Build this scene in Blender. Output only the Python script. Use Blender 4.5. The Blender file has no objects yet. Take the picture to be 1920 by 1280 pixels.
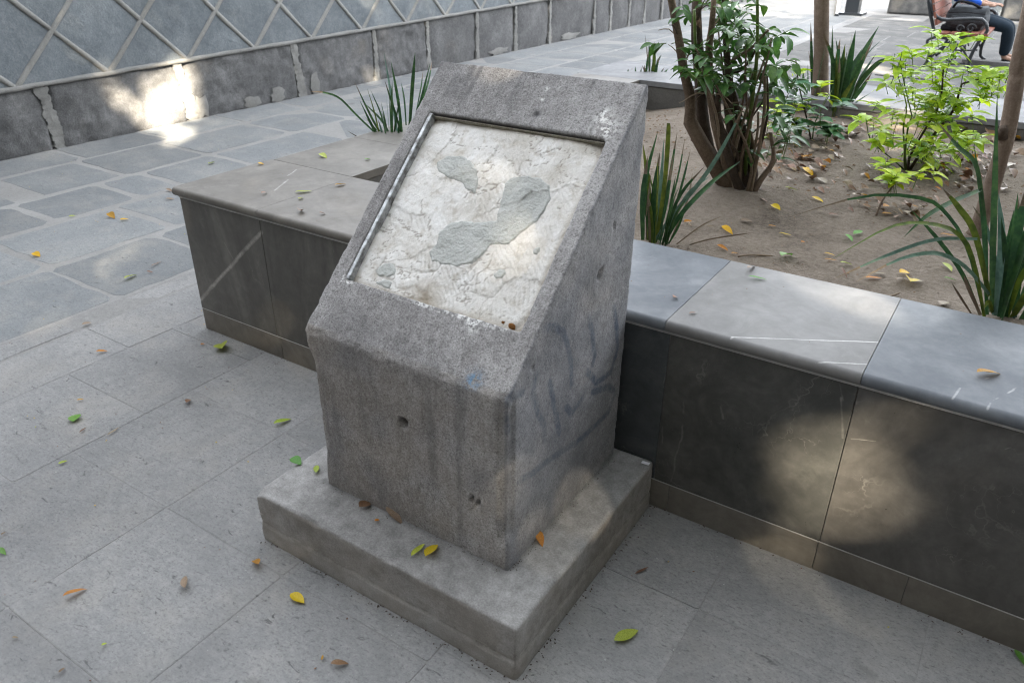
import bpy, bmesh, math, random
import numpy as np
from mathutils import Vector, Matrix, noise

random.seed(7)
R = math.radians
scn = bpy.context.scene
COL = scn.collection

# ------------------------------------------------------------------ camera
CAM_Y, YAW, PITCH, ROLL, FPX = -1.834892, -0.577965, -0.492995, 0.00714, 1453.8223
_cy, _sy, _cp, _sp = math.cos(YAW), math.sin(YAW), math.cos(PITCH), math.sin(PITCH)
FWD = Vector((_sy * _cp, _cy * _cp, _sp))
_r0 = Vector((_cy, -_sy, 0))
_u0 = _r0.cross(FWD)
RIGHT = _r0 * math.cos(ROLL) + _u0 * math.sin(ROLL)
UP = -_r0 * math.sin(ROLL) + _u0 * math.cos(ROLL)
CAM = Vector((0, CAM_Y, 1.6))
cd = bpy.data.cameras.new('camera')
cam = bpy.data.objects.new('camera', cd)
COL.objects.link(cam)
m = Matrix((RIGHT, UP, -FWD)).transposed().to_4x4()
m.translation = CAM
cam.matrix_world = m
cd.sensor_width = 36
cd.lens = FPX / 1920 * 36
cd.clip_start, cd.clip_end = 0.05, 500
cd.dof.use_dof = True
cd.dof.focus_distance = 2.3
cd.dof.aperture_fstop = 6.3
scn.camera = cam

# ------------------------------------------------------------------ world, sun, exposure
SUN_EL, SUN_AZ = R(31), math.atan2(-0.64, 0.77)        # direction towards the sun
SUN = Vector((math.cos(SUN_EL) * math.cos(SUN_AZ), math.cos(SUN_EL) * math.sin(SUN_AZ), math.sin(SUN_EL)))
w = bpy.data.worlds.new('World')
scn.world = w
w.use_nodes = True
nt = w.node_tree
sky = nt.nodes.new('ShaderNodeTexSky')
sky.sky_type = 'NISHITA'
sky.sun_disc = False
sky.sun_elevation = SUN_EL
sky.sun_rotation = math.atan2(SUN.x, SUN.y)
sky.air_density = 1.0
sky.dust_density = 0.4
sky.ozone_density = 1.0
bg = nt.nodes['Background']
bg.inputs[1].default_value = 0.15
hs0 = nt.nodes.new('ShaderNodeHueSaturation')
hs0.inputs['Saturation'].default_value = 0.19
nt.links.new(sky.outputs[0], hs0.inputs['Color'])
nt.links.new(hs0.outputs[0], bg.inputs[0])
sl = bpy.data.lights.new('sun', 'SUN')
sl.energy = 5.0
sl.angle = R(0.5)
sl.color = (1.0, 0.87, 0.68)
so = bpy.data.objects.new('sun', sl)
so.rotation_euler = SUN.to_track_quat('Z', 'Y').to_euler()
so.location = (6, -6, 12)
COL.objects.link(so)
scn.view_settings.view_transform = 'Standard'
scn.view_settings.look = 'None'
scn.view_settings.gamma = 1
scn.view_settings.exposure = 3.5
scn.cycles.use_denoising = True
scn.cycles.denoising_input_passes = 'RGB_ALBEDO_NORMAL'
scn.cycles.denoising_prefilter = 'ACCURATE'
scn.cycles.filter_width = 1.1
scn.cycles.max_bounces = 6
scn.cycles.transparent_max_bounces = 6

# ------------------------------------------------------------------ helpers: points
def ray(u, v):
    return FWD + RIGHT * ((u - 960) / FPX) - UP * ((v - 640) / FPX)

def at(u, v, z=0.0):                     # the point of a horizontal level seen at a place of the photograph
    d = ray(u, v)
    return CAM + d * ((z - CAM.z) / d.z)

def atx(u, v, x):
    d = ray(u, v)
    return CAM + d * ((x - CAM.x) / d.x)

def aty(u, v, y):
    d = ray(u, v)
    return CAM + d * ((y - CAM.y) / d.y)

NH = Vector((FWD.x, FWD.y, 0)).normalized()
def atp(u, v, base, dd=0.0):             # on the upright plane through a plant's foot
    d = ray(u, v)
    return CAM + d * (((Vector(base) + NH * dd - CAM).dot(NH)) / d.dot(NH))

# ------------------------------------------------------------------ helpers: objects
def tip(o, n, k=3):                       # the dried end of a blade
    o.data.materials.append(MAT_TWIG)
    for p in o.data.polygons:
        if p.index >= (n - 1 - k) * 2: p.material_index = 1
    return o

def obj(name, verts, faces, mat=None, parent=None, smooth=False, loc=None):
    me = bpy.data.meshes.new(name)
    me.from_pydata([tuple(v) for v in verts], [], faces)
    me.update()
    if smooth:
        me.polygons.foreach_set('use_smooth', [True] * len(me.polygons))
    return link(name, me, mat, parent, loc)

def link(name, me, mat=None, parent=None, loc=None):
    o = bpy.data.objects.new(name, me)
    if mat is not None and me is not None:
        if len(me.materials) == 0:
            me.materials.append(mat)
    COL.objects.link(o)
    if parent is not None:
        o.parent = parent
    if loc is not None:
        o.location = loc
    return o

def empty(name, loc=(0, 0, 0), label=None, cat=None, group=None, kind=None):
    o = bpy.data.objects.new(name, None)
    o.empty_display_size = 0.1
    o.location = loc
    COL.objects.link(o)
    return tag(o, label, cat, group, kind)

def tag(o, label=None, cat=None, group=None, kind=None):
    for k, v in (('label', label), ('category', cat), ('group', group), ('kind', kind)):
        if v:
            o[k] = v
    return o

def bm_obj(name, bm, mat, parent=None, smooth=False, loc=None):
    bmesh.ops.recalc_face_normals(bm, faces=bm.faces)
    me = bpy.data.meshes.new(name)
    bm.to_mesh(me)
    bm.free()
    if smooth:
        me.polygons.foreach_set('use_smooth', [True] * len(me.polygons))
    return link(name, me, mat, parent, loc)

def box(x0, x1, y0, y1, z0, z1):
    v = [(x, y, z) for z in (z0, z1) for y in (y0, y1) for x in (x0, x1)]
    f = [(0, 2, 3, 1), (4, 5, 7, 6), (0, 1, 5, 4), (2, 6, 7, 3), (0, 4, 6, 2), (1, 3, 7, 5)]
    return v, f

def bev_box(x0, x1, y0, y1, z0, z1, b=0.003, seg=1):
    bm = bmesh.new()
    v, f = box(x0, x1, y0, y1, z0, z1)
    vs = [bm.verts.new(p) for p in v]
    for q in f:
        bm.faces.new([vs[i] for i in q])
    bmesh.ops.bevel(bm, geom=list(bm.edges), offset=b, segments=seg, affect='EDGES', profile=0.5)
    return bm

def prism(poly, z0, z1, rim=0.004, drop=0.003):      # a flat stone: irregular outline, worn rim, skirt
    n = len(poly)
    c = Vector((sum(p[0] for p in poly) / n, sum(p[1] for p in poly) / n))
    V, F = [], []
    for p in poly:
        q = Vector(p[:2]); d = (c - q); d = d / max(d.length, 1e-6)
        a = q + d * rim
        V.append((a.x, a.y, z1))
    for p in poly:
        V.append((p[0], p[1], z1 - drop))
    for p in poly:
        V.append((p[0], p[1], z0))
    F.append(tuple(range(n)))
    for i in range(n):
        j = (i + 1) % n
        F.append((i, n + i, n + j, j))
        F.append((n + i, 2 * n + i, 2 * n + j, n + j))
    return V, F

def tube(path, radii, sides=8, cap=True, jit=0.0, seed=0):
    rnd = random.Random(seed)
    P = [Vector(p) for p in path]
    V, F = [], []
    t0 = (P[1] - P[0]).normalized()
    ref = Vector((0, 0, 1)) if abs(t0.z) < 0.9 else Vector((1, 0, 0))
    n = t0.cross(ref).normalized()
    for i, p in enumerate(P):
        t = (P[min(i + 1, len(P) - 1)] - P[max(i - 1, 0)]).normalized()
        n = (n - t * n.dot(t)).normalized()
        b = t.cross(n)
        r = radii[i] if hasattr(radii, '__len__') else radii
        for k in range(sides):
            a = 2 * math.pi * k / sides
            rr = r * (1 + jit * (rnd.random() - .5))
            V.append(p + (n * math.cos(a) + b * math.sin(a)) * rr)
    for i in range(len(P) - 1):
        for k in range(sides):
            l = (k + 1) % sides
            F.append((i * sides + k, i * sides + l, (i + 1) * sides + l, (i + 1) * sides + k))
    if cap:
        F.append(tuple(range(sides))[::-1])
        F.append(tuple((len(P) - 1) * sides + k for k in range(sides)))
    return V, F

def merge(*parts):
    V, F = [], []
    for v, f in parts:
        o = len(V)
        V += list(v)
        F += [tuple(i + o for i in q) for q in f]
    return V, F

def smooth_path(pts, n=14):
    P = [Vector(p) for p in pts]
    if len(P) == 2:
        return [P[0].lerp(P[1], i / (n - 1)) for i in range(n)]
    P = [P[0] * 2 - P[1]] + P + [P[-1] * 2 - P[-2]]
    out = []
    segs = len(P) - 3
    for i in range(n):
        t = i / (n - 1) * segs
        s = min(int(t), segs - 1)
        u = t - s
        a, b, c, d = P[s:s + 4]
        out.append(0.5 * ((2 * b) + (c - a) * u + (2 * a - 5 * b + 4 * c - d) * u * u + (-a + 3 * b - 3 * c + d) * u ** 3))
    return out

def fbm(p, o=4, h=1.0):
    return noise.fractal(Vector(p), h, 2.0, o)

# ------------------------------------------------------------------ helpers: materials
class Mat:
    def __init__(s, name, rough=0.85, spec=0.3):
        s.m = bpy.data.materials.new(name)
        s.m.use_nodes = True
        s.t = s.m.node_tree
        s.b = s.t.nodes['Principled BSDF']
        s.b.inputs['Roughness'].default_value = rough
        s.b.inputs['Specular IOR Level'].default_value = spec
        s.pos = s.t.nodes.new('ShaderNodeNewGeometry').outputs['Position']
    def _set(s, sock, v):
        if isinstance(v, bpy.types.NodeSocket):
            s.t.links.new(v, sock)
        elif isinstance(v, (tuple, list)) and len(v) == 3 and sock.type == 'RGBA':
            sock.default_value = (*v, 1)
        else:
            sock.default_value = v
    def math(s, op, a, b=0.0, c=None, clamp=False):
        n = s.t.nodes.new('ShaderNodeMath'); n.operation = op; n.use_clamp = clamp
        s._set(n.inputs[0], a); s._set(n.inputs[1], b)
        if c is not None: s._set(n.inputs[2], c)
        return n.outputs[0]
    def vmath(s, op, a, b=(0, 0, 0)):
        n = s.t.nodes.new('ShaderNodeVectorMath'); n.operation = op
        s._set(n.inputs[0], a); s._set(n.inputs[1], b)
        return n.outputs['Value'] if op in ('DOT_PRODUCT', 'LENGTH', 'DISTANCE') else n.outputs[0]
    def noise(s, scale, detail=4, rough=0.55, vec=None, out=0, dist=0.0):
        n = s.t.nodes.new('ShaderNodeTexNoise')
        n.inputs['Scale'].default_value = scale; n.inputs['Detail'].default_value = detail
        n.inputs['Roughness'].default_value = rough; n.inputs['Distortion'].default_value = dist
        s.t.links.new(vec if vec is not None else s.pos, n.inputs['Vector'])
        return n.outputs[out]
    def voro(s, scale, feature='F1', vec=None, out='Distance', rnd=1.0):
        n = s.t.nodes.new('ShaderNodeTexVoronoi'); n.feature = feature
        n.inputs['Scale'].default_value = scale; n.inputs['Randomness'].default_value = rnd
        s.t.links.new(vec if vec is not None else s.pos, n.inputs['Vector'])
        return n.outputs[out]
    def scale(s, xyz, vec=None):
        n = s.t.nodes.new('ShaderNodeMapping')
        n.inputs['Scale'].default_value = xyz
        s.t.links.new(vec if vec is not None else s.pos, n.inputs['Vector'])
        return n.outputs[0]
    def ramp(s, fac, stops, inter='LINEAR'):
        n = s.t.nodes.new('ShaderNodeValToRGB'); n.color_ramp.interpolation = inter
        e = n.color_ramp.elements
        while len(e) < len(stops): e.new(0.5)
        for el, (p, c) in zip(e, stops):
            el.position = p
            el.color = (*c, 1) if isinstance(c, tuple) else (c, c, c, 1)
        s._set(n.inputs[0], fac)
        return n.outputs[0]
    def mix(s, fac, a, b, mode='MIX'):
        n = s.t.nodes.new('ShaderNodeMix'); n.data_type = 'RGBA'; n.blend_type = mode
        s._set(n.inputs[0], fac); s._set(n.inputs[6], a); s._set(n.inputs[7], b)
        return n.outputs[2]
    def rnd(s):
        return s.t.nodes.new('ShaderNodeObjectInfo').outputs['Random']
    def attr(s, name):
        n = s.t.nodes.new('ShaderNodeAttribute'); n.attribute_name = name
        return n.outputs['Fac']
    def vary(s, col, amt=0.25, hue=0.0):
        n = s.t.nodes.new('ShaderNodeHueSaturation')
        r = s.rnd()
        s._set(n.inputs['Value'], s.math('MULTIPLY_ADD', r, amt, 1 - amt / 2))
        if hue:
            w_ = s.t.nodes.new('ShaderNodeTexWhiteNoise'); w_.noise_dimensions = '1D'
            s._set(w_.inputs['W'], r)
            s._set(n.inputs['Hue'], s.math('MULTIPLY_ADD', w_.outputs[0], hue, 0.5 - hue / 2))
        s._set(n.inputs['Color'], col)
        return n.outputs[0]
    def color(s, c):
        s._set(s.b.inputs['Base Color'], c); return s
    def rough(s, v):
        s._set(s.b.inputs['Roughness'], v); return s
    def bump(s, h, strength=0.5, dist=0.01, prev=None):
        n = s.t.nodes.new('ShaderNodeBump')
        n.inputs['Strength'].default_value = strength; n.inputs['Distance'].default_value = dist
        s._set(n.inputs['Height'], h)
        if prev is not None: s.t.links.new(prev, n.inputs['Normal'])
        s.t.links.new(n.outputs[0], s.b.inputs['Normal'])
        return n.outputs[0]
    def segmask(s, a, b, width, wob=0.0, wscale=6.0):
        """1 on a line from a to b in space (a vein in the stone), fading at its sides"""
        a, b = Vector(a), Vector(b)
        p = s.pos
        if wob:
            nz = s.noise(wscale, 4, out=1)
            p = s.vmath('ADD', p, s.vmath('SCALE_', nz)) if False else s.vmath('ADD', p, s.vmath('MULTIPLY', s.vmath('SUBTRACT', nz, (.5, .5, .5)), (wob, wob, wob)))
        ab = b - a
        pa = s.vmath('SUBTRACT', p, tuple(a))
        t = s.math('DIVIDE', s.vmath('DOT_PRODUCT', pa, tuple(ab)), ab.length_squared, clamp=True)
        n = s.t.nodes.new('ShaderNodeVectorMath'); n.operation = 'SCALE'
        n.inputs[0].default_value = tuple(ab); s.t.links.new(t, n.inputs['Scale'])
        d = s.vmath('DISTANCE', pa, n.outputs[0])
        return s.math('SUBTRACT', 1.0, s.math('DIVIDE', d, width), clamp=True)

def stone_mat(name, dark, mid, light, specks=0.0, big=1.2, bump=0.4, fine=160, vary=0.22, stain=0.35, rough=0.88, hue=0.0):
    M = Mat(name, rough, 0.25)
    n1 = M.noise(big, 5, 0.6)
    n2 = M.noise(fine * 0.25, 5, 0.65)
    n3 = M.noise(fine, 3, 0.7)
    f = M.math('MULTIPLY_ADD', n1, 0.5, M.math('MULTIPLY_ADD', n2, 0.35, M.math('MULTIPLY', n3, 0.3)))
    c = M.ramp(f, [(0.38, dark), (0.57, mid), (0.78, light)])
    st = M.ramp(M.noise(2.3, 6, 0.65, dist=0.6), [(0.42, 0.0), (0.7, 1.0)])
    c = M.mix(M.math('MULTIPLY', st, stain), c, dark)
    if specks:
        sp = M.ramp(M.voro(55), [(0.0, 1.0), (0.07, 0.0)])
        sel = M.ramp(M.noise(9, 2), [(0.55, 0.0), (0.66, 1.0)])
        c = M.mix(M.math('MULTIPLY', M.math('MULTIPLY', sp, sel), specks), c, (0.62, 0.61, 0.58))
    if vary:
        c = M.vary(c, vary, hue)
    M.color(c)
    h = M.math('ADD', M.math('MULTIPLY', n2, 0.8), M.math('MULTIPLY', n3, 0.35))
    M.bump(h, bump, 0.006)
    return M
# ------------------------------------------------------------------ materials
def make_paving(name, dark, mid, light, spec=0.15):
    M = Mat(name, 0.82, spec)
    pits_ = M.ramp(M.noise(17, 5, 0.6, vec=M.scale((1.0, 2.4, 1.0)), dist=0.8), [(0.29, 0.0), (0.345, 1.0)])
    big = M.noise(1.1, 6, 0.6)
    chis = M.noise(30, 6, 0.66, vec=M.scale((1.0, 1.35, 1.0)), dist=0.5)
    fine = M.noise(190, 3, 0.7)
    f = M.math('MULTIPLY_ADD', big, 0.55, M.math('MULTIPLY_ADD', chis, 0.3, M.math('MULTIPLY', fine, 0.28)))
    c = M.ramp(f, [(0.40, dark), (0.56, mid), (0.74, light)])
    dust_bounce = M.ramp(M.noise(3.7, 6, 0.7), [(0.5, 0.0), (0.72, 0.55)])
    c = M.mix(dust_bounce, c, (0.30, 0.285, 0.26))
    sp = M.ramp(M.voro(38), [(0.0, 1.0), (0.075, 0.0)])
    sel = M.ramp(M.noise(7, 3), [(0.56, 0.0), (0.64, 1.0)])
    c = M.mix(M.math('MULTIPLY', M.math('MULTIPLY', sp, sel), 0.75), c, (0.6, 0.59, 0.56))
    dk = M.ramp(M.voro(21), [(0.0, 1.0), (0.08, 0.0)])
    sel2 = M.ramp(M.noise(5, 3), [(0.58, 0.0), (0.66, 1.0)])
    c = M.mix(M.math('MULTIPLY', M.math('MULTIPLY', dk, sel2), 0.7), c, (0.06, 0.06, 0.06))
    tx_ = M.noise(75, 5, 0.75, vec=M.scale((1.0, 1.7, 1.0)))
    c = M.mix(M.ramp(tx_, [(0.34, 0.55), (0.47, 0.0)]), c, (0.075, 0.075, 0.074))
    c = M.mix(M.ramp(tx_, [(0.55, 0.0), (0.70, 0.5)]), c, light)
    c = M.mix(M.math('MULTIPLY', M.math('SUBTRACT', 1.0, pits_), 0.75), c, (0.08, 0.08, 0.08))
    gr_ = M.ramp(M.noise(1.7, 7, 0.72, dist=1.2), [(0.48, 0.0), (0.7, 0.5)])
    c = M.mix(gr_, c, dark)
    st_ = M.math('MULTIPLY', M.ramp(M.voro(4.3, vec=M.vmath('ADD', M.pos, M.vmath('MULTIPLY', M.noise(9, 4, out=1), (.12, .12, .12)))), [(0.10, 1.0), (0.22, 0.0)]), M.ramp(M.noise(2.1, 3), [(0.55, 0.0), (0.62, 0.45)]))
    c = M.mix(st_, c, (0.09, 0.088, 0.085))
    M.color(M.vary(c, 0.2))
    pits = M.ramp(M.noise(17, 5, 0.6, vec=M.scale((1.0, 2.4, 1.0)), dist=0.8), [(0.30, 0.0), (0.36, 1.0)])
    h = M.math('ADD', M.math('ADD', M.math('MULTIPLY', chis, 0.9), M.math('MULTIPLY', fine, 0.12)), M.math('MULTIPLY', pits, 0.9))
    M.bump(h, 0.5, 0.006)
    return M.m

MAT_PAVE = make_paving('grey paving stone', (0.156, 0.157, 0.157), (0.230, 0.230, 0.227), (0.336, 0.326, 0.312))
MAT_PAVEB = make_paving('blue grey paving stone', (0.134, 0.142, 0.148), (0.188, 0.198, 0.202), (0.267, 0.266, 0.256))
MAT_PAVEF = make_paving('pale paving stone', (0.078, 0.078, 0.075), (0.109, 0.109, 0.106), (0.147, 0.144, 0.138), 0.13)
MAT_MORTAR = stone_mat('paving mortar', (0.156, 0.154, 0.149), (0.228, 0.224, 0.216), (0.312, 0.307, 0.295), 0.2, bump=0.3, vary=0).m

MAT_BED = stone_mat('pale bedding mortar', (0.180, 0.177, 0.171), (0.248, 0.245, 0.236), (0.315, 0.312, 0.302), 0.2, bump=0.3, vary=0).m
def make_pillar():
    M = Mat('tooled grey basalt', 0.92, 0.2)
    fine = M.noise(230, 2, 0.6)
    fine2 = M.noise(420, 2, 0.7)
    big = M.noise(2.2, 6, 0.62, dist=0.5)
    tool = M.noise(60, 3, 0.6, vec=M.scale((1.0, 0.45, 0.45)))
    f = M.math('MULTIPLY_ADD', big, 0.5, M.math('MULTIPLY_ADD', fine, 0.42, M.math('MULTIPLY', tool, 0.25)))
    c = M.ramp(f, [(0.41, (0.128, 0.123, 0.121)), (0.56, (0.262, 0.253, 0.249)), (0.73, (0.45, 0.44, 0.432))])
    pits = M.ramp(M.noise(150, 3, 0.7), [(0.36, 1.0), (0.45, 0.0)])
    c = M.mix(M.math('MULTIPLY', pits, 0.6), c, (0.085, 0.082, 0.078))
    c = M.mix(M.math('MULTIPLY', M.attr('dust_bounce'), 0.22), c, (0.24, 0.195, 0.14))  # warm tint of light bounced off the ground, painted on the front
    spk = M.ramp(M.voro(75), [(0.0, 1.0), (0.075, 0.0)])
    c = M.mix(M.math('MULTIPLY', spk, 0.45), c, (0.55, 0.54, 0.52))
    c = M.mix(M.math('MULTIPLY', M.attr('grime_dark'), 0.62), c, (0.085, 0.084, 0.088))
    gn = M.ramp(M.noise(60, 3, 0.7), [(0.3, 0.35), (0.6, 1.0)])
    c = M.mix(M.math('MULTIPLY', M.math('MULTIPLY', M.attr('graffiti'), gn), 0.9), c, (0.035, 0.06, 0.10))
    c = M.mix(M.math('MULTIPLY', M.attr('residue_shade'), 0.45), c, (0.105, 0.118, 0.145))  # cool shade of the side face painted in, plus cleaned graffiti residue
    wn = M.ramp(M.noise(75, 4, 0.75), [(0.47, 0.0), (0.56, 1.0)])
    c = M.mix(M.math('MULTIPLY', M.attr('white_paint'), wn), c, (0.78, 0.78, 0.76))
    c = M.mix(M.math('MULTIPLY', M.attr('blue_paint'), wn), c, (0.12, 0.22, 0.33))
    M.color(c)
    h = M.math('ADD', M.math('ADD', M.math('MULTIPLY', fine, 0.6), M.math('MULTIPLY', fine2, 0.4)), M.math('MULTIPLY', tool, 0.5))
    M.bump(h, 0.6, 0.004)
    return M.m
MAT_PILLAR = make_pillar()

def make_slab():
    M = Mat('grey plinth stone', 0.88, 0.25)
    fine = M.noise(210, 3, 0.65)
    mid = M.noise(28, 5, 0.6)
    big = M.noise(2.5, 6, 0.62, dist=0.4)
    f = M.math('MULTIPLY_ADD', big, 0.5, M.math('MULTIPLY_ADD', fine, 0.3, M.math('MULTIPLY', mid, 0.3)))
    c = M.ramp(f, [(0.42, (0.15, 0.146, 0.14)), (0.56, (0.265, 0.259, 0.25)), (0.72, (0.42, 0.412, 0.40))])
    c = M.mix(M.math('MULTIPLY', M.attr('grime_dark'), 0.6), c, (0.07, 0.07, 0.068))
    c = M.mix(M.math('MULTIPLY', M.attr('chalk'), 0.6), c, (0.4, 0.39, 0.36))
    c = M.mix(M.math('MULTIPLY', M.attr('dust_bounce'), 0.28), c, (0.215, 0.172, 0.125))
    M.color(c)
    M.bump(M.math('ADD', M.math('MULTIPLY', mid, 1.0), M.math('MULTIPLY', fine, 0.45)), 0.4, 0.004)
    return M.m
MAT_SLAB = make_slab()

def make_plaster():
    M = Mat('white plaster', 0.9, 0.2)
    big = M.noise(7, 6, 0.62, dist=0.5)
    mid = M.noise(34, 5, 0.62)
    c = M.ramp(big, [(0.33, (0.57, 0.54, 0.485)), (0.48, (0.70, 0.68, 0.64)), (0.62, (0.79, 0.78, 0.755))])
    c = M.mix(M.ramp(mid, [(0.32, 0.5), (0.46, 0.0)]), c, (0.42, 0.37, 0.30))
    c = M.mix(M.math('MULTIPLY', M.attr('crack'), 0.8), c, (0.20, 0.165, 0.125))
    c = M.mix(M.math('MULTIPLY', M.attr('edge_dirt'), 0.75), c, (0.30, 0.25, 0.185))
    dk = M.ramp(M.voro(48), [(0.0, 1.0), (0.10, 0.0)])
    c = M.mix(M.math('MULTIPLY', dk, M.ramp(M.noise(11, 2), [(0.56, 0.0), (0.62, 0.9)])), c, (0.10, 0.09, 0.075))
    M.color(c)
    sw = M.noise(26, 6, 0.68, vec=M.scale((3.2, 1.0, 1.0)), dist=1.6)
    M.bump(M.math('ADD', M.math('ADD', mid, M.math('MULTIPLY', sw, 1.2)), M.math('MULTIPLY', M.noise(150, 3), 0.3)), 0.6, 0.005)
    return M.m
MAT_PLASTER = make_plaster()
MAT_PATCH = stone_mat('grey green mortar', (0.356, 0.362, 0.342), (0.465, 0.475, 0.451), (0.564, 0.569, 0.544), 0.1, big=14, bump=0.9, vary=0, stain=0.3).m
MAT_STEEL = Mat('worn grey steel', 0.45, 0.5)
_c = MAT_STEEL.ramp(MAT_STEEL.noise(40, 5, 0.7), [(0.36, (0.12, 0.115, 0.11)), (0.52, (0.34, 0.355, 0.36)), (0.7, (0.55, 0.56, 0.56))])
MAT_STEEL.color(_c); MAT_STEEL.b.inputs['Metallic'].default_value = 0.55
MAT_STEEL = MAT_STEEL.m
MAT_RUST = stone_mat('rust', (0.09, 0.035, 0.012), (0.22, 0.10, 0.03), (0.36, 0.2, 0.07), vary=0).m
MAT_OLIVE = stone_mat('tarnished strip', (0.085, 0.075, 0.056), (0.170, 0.156, 0.119), (0.340, 0.323, 0.255), vary=0).m
MAT_DARKHOLE = stone_mat('dark pit', (0.012, 0.011, 0.01), (0.02, 0.019, 0.018), (0.035, 0.033, 0.03), vary=0).m

def make_marble(name, dark, mid, light, veins, rough=0.3, net=0.35, vary=0.2, lines=(), streak=(1, 1, 1), spec=0.4):
    M = Mat(name, rough, spec)
    v = M.scale(streak)
    n1 = M.noise(2.6, 7, 0.62, vec=v, dist=1.1)
    n2 = M.noise(30, 5, 0.65)
    f = M.math('MULTIPLY_ADD', n1, 0.8, M.math('MULTIPLY', n2, 0.22))
    c = M.ramp(f, [(0.40, dark), (0.53, mid), (0.66, light)])
    off = M.vmath('ADD', v, M.vmath('MULTIPLY', M.noise(3.3, 5, 0.6, out=1), (0.55, 0.55, 0.55)))
    vd = M.math('MINIMUM', M.voro(2.4, 'DISTANCE_TO_EDGE', vec=off), M.math('MULTIPLY', M.voro(6.5, 'DISTANCE_TO_EDGE', vec=off), 1.6))
    vm = M.math('MULTIPLY', M.ramp(vd, [(0.0, 1.0), (0.012, 0.0)]), M.ramp(M.noise(3.1, 3), [(0.5, 0.0), (0.66, 1.0)]))
    c = M.mix(M.math('MULTIPLY', vm, net), c, veins)
    for (a, b, wd, wob, st) in lines:
        k = M.segmask(a, b, wd, wob)
        k = M.math('MULTIPLY', M.math('POWER', k, 0.7), M.ramp(M.noise(60, 3), [(0.25, 0.45), (0.55, 1.0)]))
        c = M.mix(M.math('MULTIPLY', k, st), c, veins)
    dust_bounce = M.ramp(M.noise(18, 6, 0.75, dist=.6), [(0.42, 0.0), (0.78, 0.4)])
    c = M.mix(dust_bounce, c, light)
    c = M.mix(M.ramp(M.noise(7, 7, 0.75, dist=1.0), [(0.42, 0.0), (0.66, 0.65)]), c, dark)
    sp_ = M.math('MULTIPLY', M.ramp(M.voro(70), [(0.0, 1.0), (0.06, 0.0)]), M.ramp(M.noise(8, 3), [(0.5, 0.0), (0.6, 0.7)]))
    c = M.mix(sp_, c, (0.4, 0.39, 0.37))
    M.color(M.vary(c, vary))
    M.rough(M.math('MULTIPLY_ADD', M.noise(5, 6, 0.75), 0.5, rough - 0.12))
    sc = M.ramp(M.noise(90, 4, 0.7), [(0.3, 0.0), (0.42, 1.0)])
    M.bump(sc, 0.06, 0.002)
    return M.m

_P = lambda u, v: tuple(aty(u, v, -0.001))
MAT_MARBLEN = make_marble('blue black marble', (0.034, 0.038, 0.040), (0.060, 0.066, 0.069), (0.100, 0.106, 0.109), (0.40, 0.41, 0.41), 0.22, 0.6, 0.15, [(_P(1240, 830), _P(1248, 690), 0.003, 0.04, 0.35)], spec=0.5)
MAT_MARBLER = make_marble('grey brown marble', (0.055, 0.052, 0.047), (0.091, 0.086, 0.079), (0.139, 0.133, 0.123), (0.44, 0.42, 0.38), 0.22, 0.5, 0.15, [(_P(1595, 822), _P(1640, 826), 0.002, 0.02, 0.5), (_P(1800, 860), _P(1900, 840), 0.002, 0.03, 0.5)], spec=0.5)
MAT_SKIRT = make_marble('brown skirting marble', (0.10, 0.09, 0.075), (0.15, 0.137, 0.115), (0.20, 0.185, 0.158), (0.4, 0.38, 0.34), 0.4, 0.1, 0.25)
_T = lambda u, v: tuple(at(u, v, 0.646))
MAT_MARBLE = make_marble('dark marble', (0.047, 0.048, 0.044), (0.078, 0.076, 0.070), (0.132, 0.130, 0.119), (0.42, 0.40, 0.37), 0.22, 0.6, 0.15,
    [(_P(1256, 930), _P(1297, 690), 0.0042, 0.065, 0.32), (_P(1240, 830), _P(1248, 690), 0.0028, 0.039, 0.24), (_P(1578, 745), _P(1578, 820), 0.0042, 0.026, 0.56),
     (_P(1570, 690), _P(1582, 750), 0.0028, 0.026, 0.28), (_P(1352, 760), _P(1356, 785), 0.0042, 0.026, 0.49), (_P(1595, 822), _P(1640, 826), 0.0021, 0.026, 0.35)])
MAT_MARBLEL = make_marble('brown grey marble', (0.065, 0.061, 0.054), (0.10, 0.095, 0.085), (0.15, 0.142, 0.127), (0.46, 0.44, 0.40), 0.28, 0.12, 0.22,
    [(_P(490, 436), _P(372, 566), 0.010, 0.025, 0.8), (_P(420, 455), _P(436, 485), 0.003, 0.02, 0.3)], streak=(2.4, 1, 0.5))
MAT_COPB = make_marble('blue grey marble coping', (0.101, 0.113, 0.129), (0.145, 0.158, 0.172), (0.195, 0.206, 0.216), (0.62, 0.62, 0.60), 0.42, 0.10, 0.12,
    [(_T(1785, 748), _T(1800, 728), 0.0036, 0.019, 0.72), (_T(1800, 728), _T(1860, 706), 0.0024, 0.032, 0.54), (_T(1846, 772), _T(1856, 756), 0.0036, 0.016, 0.72), (_T(1856, 756), _T(1920, 715), 0.0030, 0.032, 0.68)])
MAT_COPW = make_marble('pale grey marble coping', (0.143, 0.141, 0.135), (0.186, 0.182, 0.178), (0.223, 0.220, 0.212), (0.85, 0.84, 0.81), 0.42, 0.04, 0.05,
    [(_T(1372, 632), _T(1650, 642), 0.0030, 0.013, 0.85), (_T(1360, 640), _T(1374, 632), 0.0042, 0.006, 0.63), (_T(1530, 678), _T(1630, 683), 0.0030, 0.010, 0.77), (_T(1517, 686), _T(1530, 678), 0.0042, 0.006, 0.63)])
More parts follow.
